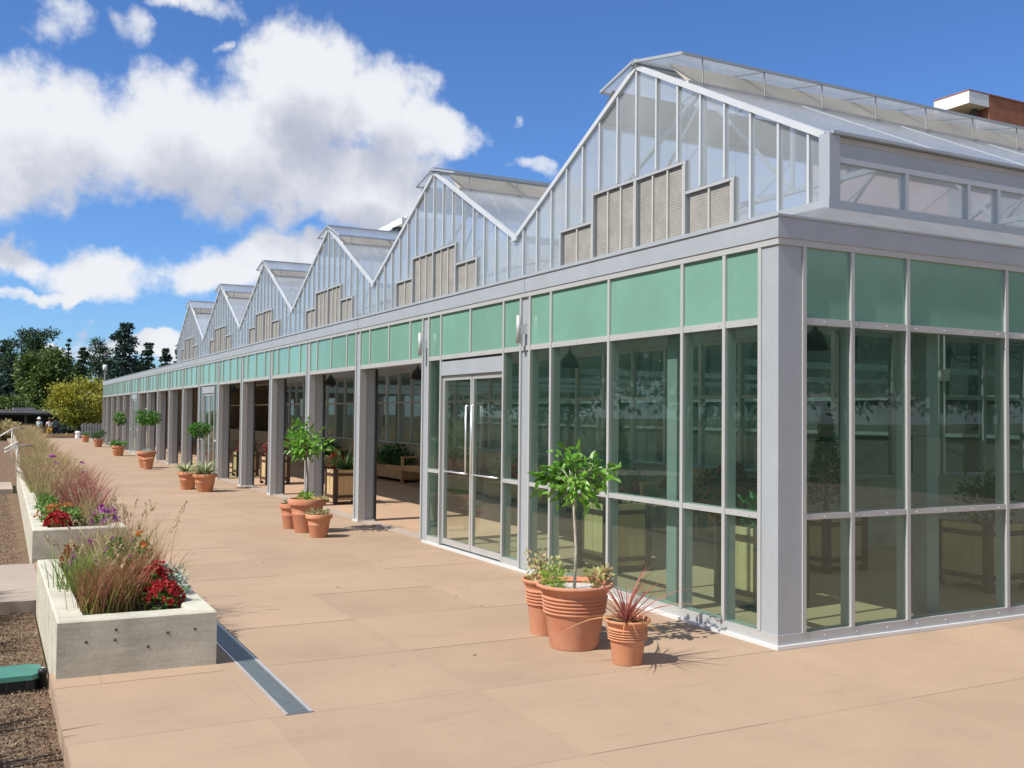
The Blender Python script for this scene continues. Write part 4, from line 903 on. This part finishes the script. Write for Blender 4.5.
def low_bed(x, y, l, label, pl, m, seed, fm='mum'):
    o = empty('low_wooden_bed', (x, y, .006), label, 'planter box')
    for s in (-1, 1): box('side_board', (s * .24 - .02, -l / 2, .08), (s * .24 + .02, l / 2, .40), 'wood', o); box('end_board', (-.22, s * l / 2 - .02, .08), (.22, s * l / 2 + .02, .395), 'wood', o)
    for sx in (-1, 1):
        for sy in (-1, 1): box('foot', (sx * .2 - .03, sy * (l / 2 - .06) - .03, 0), (sx * .2 + .03, sy * (l / 2 - .06) + .03, .08), 'dark_wood', o)
    obj('soil_fill', [(-.22, -l / 2 + .02, .36), (.22, -l / 2 + .02, .36), (.22, l / 2 - .02, .36), (-.22, l / 2 - .02, .36)], [(0, 1, 2, 3)], 'potting_soil', o)
    rngb = np.random.default_rng(seed); p = empty('bedding_plants', (x, y, .37), pl, 'plants')
    crown('foliage', rngb, (0, 0, .2), (.3, l * .5, .28), int(700 * l), .09, .05, m, p, int(10 * l), .5, 0, .1, shell=.2)
    for k in range(int(3 * l)):
        pass
    return o
for i, (y, l, w) in enumerate([(4.9, 1.2, 'near the corner'), (8.4, 2.0, 'left of the lattice bench'), (11.4, 2.4, 'behind the entrance doors'), (14.0, 1.8, 'right of the slatted bench'), (18.4, 2.6, 'left of the slatted bench'), (24.2, 3.0, 'at the far end of the gallery')]):
    low_bed(4.05, y, l, 'low wooden bed along the glazed wall ' + w, 'leafy bedding plants along the glazed wall ' + w, 'shrub' if i % 3 else 'redleaf', 130 + i)
bush('poinsettia', 2.9, 3.9, .3, (.3, .3, .5), 420, .1, .05, 'redleaf', 'tall red leaved plant seen behind the corner glazing', 141)
bush('poinsettia', 3.75, 5.6, .37, (.3, .4, .3), 420, .1, .05, 'redleaf', 'red leaved plant right of the lattice bench', 142)
for i, (x, y, z, r) in enumerate([(3.7, 4.95, .55, (.25, .3, .42)), (3.75, 6.15, .5, (.22, .25, .28)), (3.8, 7.7, .45, (.25, .4, .26)), (3.75, 10.8, .45, (.25, .5, .26)), (3.75, 14.2, .45, (.25, .5, .24))]):
    flowers('indoor_flowers', x, y, z, r, 420, 70, 'mum', 'scarlet flowers along the glazed wall ' + ['seen right behind the first glazed bay', 'beside the lattice bench', 'left of the lattice bench', 'behind the entrance doors', 'seen through the first open bay'][i], 145 + i, .05, 'shrub', .09)
# pendant lamps
for i, (x, y) in enumerate([(2.0, 1.66), (2.0, 6.28), (2.0, 11.79), (2.0, 17.15), (2.0, 22.4), (2.0, 27.6)]):
    o = empty('pendant_lamp', (x, y, 2.34), 'black dome pendant lamp ' + ['behind the end glazing next to the corner post', 'behind the glass right of the entrance doors', 'hanging in the first open bay', 'hanging in the third open bay', 'hanging far inside behind the far doors', 'hanging farthest down the gallery'][i], 'lamp')
    MB().lathe([(.125, 0), (.128, .01), (.122, .06), (.10, .13), (.06, .18), (.03, .20), (.02, .24), (.001, .245)], 24, False).build('shade', 'dark_metal', o, True); MB().tube([(0, 0, .24), (0, 0, .68)], .006, 6).build('cord', 'dark_metal', o)

# ------------------------------------------------------------------ distant buildings
bb = empty('brick_building', (0, 0, -.3), 'red brick building with white overhanging penthouse behind the greenhouse roof', 'building')
def seg(d, u, v): return far(u, v, d)
D = 62.0; P0 = seg(D, 989, 88.5); rt = Vector((.885, -.465, 0)).normalized(); bk = Vector((.465, .885, 0)).normalized()
def frame_box(o, org, ax, ay, x0, x1, y0, y1, z0, z1, name, m):
    c = [(x0, y0), (x1, y0), (x1, y1), (x0, y1)]
    MB().hexa([tuple(org + ax * a + ay * b + Vector((0, 0, z0))) for a, b in c] + [tuple(org + ax * a + ay * b + Vector((0, 0, z1))) for a, b in c]).build(name, m, o)
AX, AY = Vector((1, 0, 0)), Vector((0, 1, 0))
P0 = seg(62.0, 969, 85.5); org = Vector((P0.x, P0.y, .3)); zt_ = P0.z - .3
frame_box(bb, org, AX, AY, 1.9, 26, .0, 16, 0, zt_ - .02, 'brick_wall', 'brick_wall')
frame_box(bb, org, AX, AY, 1.88, 26.1, -.05, 16.1, zt_ - .018, zt_ + .07, 'parapet', 'brick_wall')
frame_box(bb, org, AX, AY, .0, 1.87, .0, 2.6, zt_ - .78, zt_, 'white_canopy', 'white_paint')
frame_box(bb, org, AX, AY, -.03, 1.875, -.03, 2.63, zt_ + .002, zt_ + .07, 'canopy_edge', 'brick_wall')
frame_box(bb, org, AX, AY, .55, 1.85, 2.0, 12, 0, zt_ - .80, 'stair_wall', 'brick_wall')
frame_box(bb, org, AX, AY, 1.3, 1.6, .6, .9, zt_ - 2.0, zt_ - .79, 'canopy_post', 'shelter_roof')
frame_box(bb, org, AX, AY, .9, 1.88, .02, .2, zt_ - 2.3, zt_ - 1.55, 'balcony_rail', 'white_paint')
b2 = empty('distant_building', (0, 0, -.3), 'distant white topped stair tower peeking between the second and third gables', 'building')
P1 = seg(95.0, 402, 214); org2 = Vector((P1.x, P1.y, .3)); z2_ = P1.z - .3
frame_box(b2, org2, AX, AY, .62, 7, 0.3, 8, 0, z2_ + .25, 'tower_wall', 'white_paint')
frame_box(b2, org2, AX, AY, 0, .6, 0, 3.0, z2_ - .62, z2_, 'white_canopy', 'white_paint')
frame_box(b2, org2, AX, AY, .2, .6, 1.6, 6, 0, z2_ - .63, 'stair_wall', 'shelter_roof')
frame_box(b2, org2, AX, AY, .1, .6, .1, 2.0, z2_ - 1.7, z2_ - 1.25, 'balcony', 'white_paint')

# ------------------------------------------------------------------ the end of the walk
sh_ = empty('garden_shelter', (0, 0, -.5), 'dark flat roofed garden shelter at the end of the walk', 'shelter')
Sx0, Sx1, Sy = far(-40, 410, 82).x, far(58, 410, 82).x, 82.0
zr = 1.68
box('roof_slab', (Sx0, Sy - 5.6, zr + .5 - .36), (Sx1, Sy + 1.5, zr + .5), 'shelter_roof', sh_); box('roof_light', (Sx1 - 3.4, Sy - 3, zr + .5), (Sx1 - 1.9, Sy, zr + .68), 'fence_grey', sh_)
box('fascia', (Sx0, Sy - 5.66, zr + .5 - .22), (Sx1 + .05, Sy - 5.6, zr + .53), 'fence_grey', sh_)
for x in (Sx1 - .3, Sx1 - 2.6, Sx1 - 5.2): box('post', (x - .09, Sy - 5.3, 0), (x + .09, Sy - 5.12, zr + .14), 'shelter_roof', sh_)
box('rear_wall', (Sx0, Sy + 1.2, 0), (Sx1, Sy + 1.4, zr + .14), 'shelter_roof', sh_)
bd = empty('flower_bed', (0, 60.6, -.13), 'low reddish flower bed closing the end of the walk', 'flower bed')
box('edging', (-2.2, .0, 0), (-.35, .12, .18), 'edging', bd); box('edging', (-2.2, .8, 0), (-.35, .92, .17), 'edging', bd)
rng = np.random.default_rng(151); n = 1200; P = np.stack([rng.uniform(-2.2, -.4, n), rng.uniform(.1, .8, n), rng.uniform(.1, .36, n)], 1)
quads('bedding', leafquads(rng, P, .1, .05), 'pinkgrass', bd, seed=3)
wb = empty('white_bollard', (-.28, 60.3, 0), 'squat white concrete bollard at the end of the walk', 'bollard'); MB().lathe([(.14, 0), (.13, .30), (.17, .31), (.17, .36), (.13, .42), (.001, .44)], 16, False).build('bollard_body', 'white_paint', wb)
fc = empty('slat_fence', (0, 61.5, -.13), 'weathered grey slat fence between the flower bed and the greenhouse end', 'fence')
for k in range(9): xx = .0 + k * .16; box('slat', (xx, 0, .0), (xx + .11, .03, 1.0 + .05 * (k % 2)), 'fence_grey', fc)
for z in (.25, .8): box('rail', (-.05, .031, z), (1.5, .07, z + .08), 'fence_grey', fc)
lp = empty('lamp_post', tuple(far(104, 410, 70).xy) + (-.5,), 'slim lamp post with white head behind the greenhouse end', 'lamp post')
MB().tube([(0, 0, 0), (0, 0, 5.0)], [.06, .04], 8).build('pole', 'fence_grey', lp); MB().lathe([(.05, 4.98), (.14, 5.03), (.15, 5.35), (.10, 5.42), (.001, 5.43)], 14, False).build('lamp_head', 'white_paint', lp, True)

def person(x, y, z, rz, label, top, bottom, short, hat, hairm, h=1.66, arm=0.25, seed=0):
    o = empty('person', (x, y, z), label, 'person', rz=rz); k = h / 1.7
    V, Rr, Ed = [], [], []
    def add(p, r, parent=None):
        V.append(tuple(c * k for c in p)); Rr.append(r * k)
        if parent is not None: Ed.append((parent, len(V) - 1))
        return len(V) - 1
    pel = add((0, 0, .94), .13); ch = add((0, .01, 1.18), .125, pel); sh = add((0, 0, 1.38), .12, ch); nk = add((0, -.005, 1.47), .055, sh); h1 = add((0, -.02, 1.56), .085, nk); add((0, -.015, 1.65), .075, h1); add((0, -.10, 1.555), .016, h1)
    for s in (-1, 1):
        a = add((s * .19, 0, 1.36), .055, sh); e = add((s * (.22 + arm * .1), .02, 1.10), .042, a); w = add((s * (.20 + arm * .1), -.12 * (1 + arm), .90), .03, e); pm = add((s * .20, -.15 * (1 + arm), .83), .034, w)
        for q in range(4): add((s * (.185 + q * .013), -.165 * (1 + arm) - .004 * q, .755 + .006 * abs(q - 1)), .009, pm)
        add((s * .165, -.18 * (1 + arm), .80), .010, pm)
        hp = add((s * .09, 0, .88), .10, pel); kn = add((s * .10, -.02 * s * 2, .49), .06, hp); an = add((s * .10, .03 * s, .09), .04, kn); add((s * .11, -.14 + .03 * s, .035), .035, an)
    def skinned(name, V, Rr, Ed, m):
        me = bpy.data.meshes.new(name); me.from_pydata(V, Ed, []); me.update(); ob = bpy.data.objects.new(name, me); COL.objects.link(ob); ob.parent = o; me.materials.append(MATS[m])
        md = ob.modifiers.new('skin', 'SKIN'); md.use_smooth_shade = True
        for i, sv in enumerate(me.skin_vertices[0].data): sv.radius = (Rr[i], Rr[i]); sv.use_root = (i == 0)
        s = ob.modifiers.new('sub', 'SUBSURF'); s.levels = 1; s.render_levels = 1; return ob
    skinned('body', V, Rr, Ed, 'skin')
    def S(p): return tuple(c * k for c in p)
    tv = [S((0, 0, .90)), S((0, .01, 1.18)), S((0, 0, 1.40))]; te = [(0, 1), (1, 2)]; tr_ = [.155 * k, .145 * k, .125 * k]
    for s in (-1, 1): n0 = len(tv); tv += [S((s * .19, 0, 1.37)), S((s * (.21 + arm * .06), .01, 1.20))]; te += [(2, n0), (n0, n0 + 1)]; tr_ += [.07 * k, .06 * k]
    skinned('shirt', tv, tr_, te, top)
    bv = [S((0, 0, .93))]; be = []; br = [.15 * k]; zk = .52 if short else .12
    for s in (-1, 1): n0 = len(bv); bv += [S((s * .09, 0, .86)), S((s * .10, -.04 * s, max(.49, zk)))]; be += [(0, n0), (n0, n0 + 1)]; br += [.115 * k, (.085 if short else .075) * k]; 
    if not short:
        for s, n0 in ((-1, 1), (1, 3)): bv.append(S((s * .10, .03 * s, .12))); be.append((n0 + 1, len(bv) - 1)); br.append(.06 * k)
    skinned('shorts' if short else 'trousers', bv, br, be, bottom)
    for s in (-1, 1): MB().hexa([S(p) for p in [(s * .10 - .05, -.17 + .03 * s, 0), (s * .10 + .05, -.17 + .03 * s, 0), (s * .10 + .045, .08 + .03 * s, 0), (s * .10 - .045, .08 + .03 * s, 0), (s * .10 - .035, -.14 + .03 * s, .07), (s * .10 + .035, -.14 + .03 * s, .07), (s * .10 + .035, .07 + .03 * s, .10), (s * .10 - .035, .07 + .03 * s, .10)]]).build('shoe', 'shoe', o)
    if hat: hp = MB().lathe([(.20 * k, 1.60 * k), (.20 * k, 1.605 * k), (.115 * k, 1.63 * k), (.11 * k, 1.70 * k), (.07 * k, 1.76 * k), (.001, 1.77 * k)], 20, False).build('hat', hat, o, True)
    else: MB().lathe([(.07 * k, 1.50 * k), (.098 * k, 1.55 * k), (.10 * k, 1.63 * k), (.085 * k, 1.70 * k), (.04 * k, 1.745 * k), (.001, 1.75 * k)], 18, False).build('hair', hairm, o, True, (0, .025, 0))
    return o
for (u, d, rz, lab, top, bot, sht, hat, hh) in [(39.5, 74, 2.6, 'person in pale blue shirt and white sun hat at the end of the walk', 'cloth_blue', 'cloth_navy', False, 'cloth_white', 1.62),
                                    (50, 72, 3.4, 'person in white top and yellow shorts walking at the end of the walk', 'cloth_white', 'cloth_yellow', True, None, 1.60),
                                    (55.5, 75, 2.9, 'person in teal shirt beside the one in yellow shorts', 'cloth_teal', 'cloth_navy', False, None, 1.66)]:
    p = far(u, 410, d); person(p.x, p.y, -.5, rz, lab, top, bot, sht, hat, 'hair_dark', hh)

# ------------------------------------------------------------------ trees
def conifer(u, vtop, wpx, d, label, m, seed, tiers=26, droop=.25, top_pow=.85, base=.10, n_per=62, irregular=.25):
    rng = np.random.default_rng(seed); p = far(u, vtop, d); H = p.z + .5; Rm = wpx * d / F_PX / 2
    o = empty('conifer_tree', (p.x, p.y, -.5), label, 'tree', 'conifers behind the garden'); MB().tube([(0, 0, 0), (0, 0, H * .5), (0, 0, H * .97)], [H * .022, H * .014, H * .003], 8).build('trunk', 'bark', o)
    Q = []; 
    for t in range(tiers):
        f = base + (1 - base) * (t + rng.uniform(-.3, .3)) / tiers; f = min(max(f, base), .985); rr = Rm * ((1 - f) / (1 - base)) ** top_pow + Rm * .05
        for b in range(rng.integers(5, 9)):
            a = rng.uniform(0, 6.28); L = rr * rng.uniform(1 - irregular * 1.6, 1 + irregular); n = max(10, int(n_per * (.35 + L / Rm)))
            s = rng.uniform(.05, 1, n); sd = rng.normal(size=n) * .16 * L * (1.1 - s * .5); dr = -droop * L * s ** 1.5 + (.12 * L * s ** 3)
            P = np.stack([np.cos(a) * s * L - np.sin(a) * sd, np.sin(a) * s * L + np.cos(a) * sd, f * H + dr + rng.normal(size=n) * .05 * L - np.abs(sd) * .25], 1)
            o_ = np.tile([[math.cos(a), math.sin(a), -.15]], (n, 1)); Q.append(leafquads(rng, P, .075 * Rm + .18, .03 * Rm + .10, o_, .7))
    Q = np.concatenate(Q, 0); quads('crown', Q, m, o, seed=seed); return o
def pine(u, vtop, wpx, d, label, m, seed, trunk_h=.5, clumps=16, zr=.28, n=2600):
    rng = np.random.default_rng(seed); p = far(u, vtop, d); H = p.z + .5; Rm = wpx * d / F_PX / 2; o = empty('pine_tree', (p.x, p.y, -.5), label, 'tree', 'pines behind the garden')
    mb = MB(); mb.tube([(0, 0, 0), (Rm * .05, 0, H * .45), (0, 0, H * .9)], [H * .02, H * .014, H * .005], 8)
    Q = []; 
    for k in range(clumps):
        f = rng.uniform(trunk_h, .97); prof = math.sin(math.pi * min(1, max(.05, (1.02 - f) / (1.02 - trunk_h)) * .85 + .1)); a = rng.uniform(0, 6.28); rr = Rm * prof * rng.uniform(.3, .85)
        c = np.array([math.cos(a) * rr, math.sin(a) * rr, f * H]); mb.tube([(0, 0, f * H - rr * .3), tuple(c)], [H * .006, H * .002], 5)
        nn = n // clumps; P = c + rng.normal(size=(nn, 3)) * np.array([Rm * .20, Rm * .20, Rm * .13]); Q.append(leafquads(rng, P, .07 * Rm + .16, .03 * Rm + .08, P - c + np.array([0, 0, .2]), .6))
    mb.build('trunk', 'bark', o); Q = np.concatenate(Q, 0); quads('crown', Q, m, o, seed=seed); return o
def broadleaf(u, vtop, vbot, wpx, d, label, m, seed, clumps=60, n=9000, L=.3, name='leafy_tree', zb=None, trunk=True):
    rng = np.random.default_rng(seed); p = far(u, vtop, d); z0 = far(u, vbot, d).z; o = empty(name, (p.x, p.y, -.5), label, 'tree' if trunk else 'shrub'); H = p.z + .5; zb_ = max(.2, z0 + .5)
    Rm = wpx * d / F_PX / 2; cz = (H + zb_) / 2; rz = (H - zb_) / 2; mb = MB(); mb.tube([(0, 0, 0), (.05, 0, zb_), (0, .05, cz)], [.16, .12, .07], 8)
    dd = unit(rng.normal(size=(clumps, 3))); rr = rng.uniform(.35, 1, (clumps, 1)) ** .6; C = np.array([0, 0, cz]) + dd * rr * np.array([Rm, Rm, rz]) * .86
    for c in C[::4]: mb.tube([(0, 0, zb_), tuple(c)], [.06, .015], 5)
    mb.build('trunk', 'bark', o); k = rng.integers(0, clumps, n); P = C[k] + rng.normal(size=(n, 3)) * np.array([Rm, Rm, rz]) * .13
    tone = np.clip(rng.random(clumps)[k] * .55 + rng.random(n) * .5, 0, 1); quads('crown', leafquads(rng, P, L, L * .6, P - np.array([0, 0, cz]), .5), m, o, tone); return o
conifer(6, 338, 52, 128, 'dark conifer at the far left edge of the tree line', 'conifer', 201, droop=.2)
pine(22, 327, 34, 120, 'tall dark pine left of the round crowned pine', 'pine', 202, .3, 26, n=5000)
pine(43, 324, 34, 118, 'round crowned pine standing above the left tree line', 'pine', 203, .62, 16, n=3600)
conifer(69, 337, 17, 125, 'thin spire shaped spruce between the pines', 'conifer', 204, 22, .15, n_per=30)
conifer(55, 354, 40, 126, 'low dark conifer below the spire shaped spruce', 'conifer', 205)
conifer(84, 346, 34, 124, 'dark conifer right of the spire shaped spruce', 'conifer', 206, irregular=.4)
pine(100, 338, 30, 120, 'dark rugged pine left of the tallest conifer', 'pine', 207, .25, 24, n=4200)
conifer(125, 320, 58, 118, 'tallest conifer with drooping tiers above the greenhouse end', 'bluefir', 208, 30, .34, .62, .06, 60, .35)
conifer(149, 339, 34, 122, 'ragged conifer right of the tallest one', 'conifer', 209, 22, .3, .75, irregular=.5)
conifer(166, 346, 30, 126, 'small conifer just left of the gables', 'conifer', 210, irregular=.4)
conifer(180, 343, 30, 124, 'conifer partly behind the last gable', 'conifer', 211, irregular=.4)
conifer(110, 356, 50, 128, 'broad dark conifer behind the lamp post', 'conifer', 212, 24, .25)
conifer(30, 352, 60, 130, 'broad dark conifer filling the left tree line', 'conifer', 213, 24, .25)
conifer(140, 362, 60, 130, 'broad low conifer behind the greenhouse roof edge', 'conifer', 214, 24, .25)
conifer(74, 364, 56, 132, 'broad dark conifer low between the spruce and the rugged pine', 'conifer', 224, 24, .25)
conifer(-30, 340, 60, 125, 'conifer just outside the left edge', 'conifer', 215)
conifer(12, 368, 56, 104, 'blue green fir at the lower left of the tree line', 'bluefir', 216, 26, .28, .7, .05, 60)
broadleaf(46, 350, 412, 58, 98, 'mid green rounded tree below the pines', 'green_tree', 217, 80, 12000, .36)
broadleaf(80, 377, 426, 62, 68, 'yellow green tree at the end of the greenhouse', 'yellow_tree', 218, 48, 9000, .19)
broadleaf(10, 395, 424, 56, 90, 'olive bush at the left above the shelter', 'green_tree', 219, 40, 4000, .3, 'bush', trunk=False)
broadleaf(92, 404, 432, 60, 84, 'dark bush behind the yellow green tree', 'conifer', 220, 40, 5000, .25, 'bush', trunk=False)
broadleaf(28, 408, 436, 90, 94, 'dark hedge behind the garden shelter', 'conifer', 221, 50, 6000, .3, 'hedge', trunk=False)
broadleaf(68, 412, 438, 60, 90, 'dark shrub between the people and the slat fence', 'conifer', 222, 40, 5000, .25, 'bush', trunk=False)
broadleaf(5, 420, 440, 50, 60, 'reddish green shrub before the shelter at the left', 'tangrass', 223, 40, 3000, .16, 'bush', trunk=False)

def reflection_trees(spots, m, label, group, seed):  # unseen rows added only to give the glazing dark foliage to reflect
    src = None
    for i, (x, y, sc) in enumerate(spots):
        if src is None:
            rng = np.random.default_rng(seed); src = empty('reflection_tree', (x, y, -.13), label, 'tree', group); mb = MB(); mb.tube([(0, 0, 0), (.1, 0, 2.2), (0, .1, 5)], [.22, .16, .08], 8)
            C = np.array([0, 0, 4.8]) + unit(rng.normal(size=(70, 3))) * rng.uniform(.4, 1, (70, 1)) * np.array([3.4, 3.4, 3.2])
            for c in C[::5]: mb.tube([(0, 0, 2.2), tuple(c)], [.07, .02], 5)
            mb.build('trunk', 'bark', src); k = rng.integers(0, 70, 9000); P = C[k] + rng.normal(size=(9000, 3)) * .55
            quads('crown', leafquads(rng, P, .34, .2, P - np.array([0, 0, 4.8]), .5), m, src, seed=seed); o = src
        else:
            o = src.copy(); COL.objects.link(o); o.location = (x, y, -.13)
            for ch in src.children:
                c = ch.copy(); COL.objects.link(c); c.parent = o
        o.rotation_euler = (0, 0, i * 1.3); o.scale = (sc, sc, sc)
    return src
reflection_trees([(-24, 2, 1.2), (-25, 8, 1.4), (-23, 14, 1.2), (-26, 20, 1.4), (-24, 27, 1.3), (-26, 34, 1.4), (-23, 42, 1.3), (-26, 50, 1.4), (-25, 59, 1.4), (-27, 69, 1.5), (-27, 80, 1.6), (-23, -6, 1.3)], 'green_tree', 'unseen leafy tree added beyond the left garden bed for the glass to reflect', 'unseen trees added on the left for reflections', 301)
reflection_trees([(8 + 9.5 * i + 2 * math.sin(i * 2.1), -70 + 5 * math.sin(i * 1.7), 2.2 + .3 * math.sin(i * 3.1)) for i in range(16)], 'conifer', 'unseen dark tree added far behind the front paving for the glass to reflect', 'unseen trees added behind the camera for reflections', 302)
# screw heads along the rails, leaf litter on the paving
sc_ = MB()
for z in (.065, .946, 2.402, 2.978):
    y = .3
    while y < 6.4:
        if not (4.39 < y < 6.14 and z < 2): sc_.box((-.0145, y - .003, z - .003), (-.004, y + .003, z + .003))
        y += .31 if z < 1 else .36
    x = .45
    while x < 3.6: sc_.box((x - .003, -.0145, z - .003), (x + .003, -.004, z + .003)); x += .33
tag(sc_.build('screw_heads', 'flashing', GH), kind='stuff')
rng = np.random.default_rng(77); n = 46; P = np.stack([rng.uniform(-3.4, 3, n), rng.uniform(-3.5, 10, n), np.full(n, .006)], 1); P = P[(P[:, 0] < -.2) | (P[:, 1] < -.2)]
q = leafquads(rng, P, .045, .022, np.stack([np.cos(P[:, 1] * 9), np.sin(P[:, 1] * 9), np.zeros(len(P))], 1), 3.0); q[:, :, 2] = .004 + np.abs(q[:, :, 2] - .006) * .4
tag(quads('leaf_litter', q, 'litter', seed=4), kind='stuff')
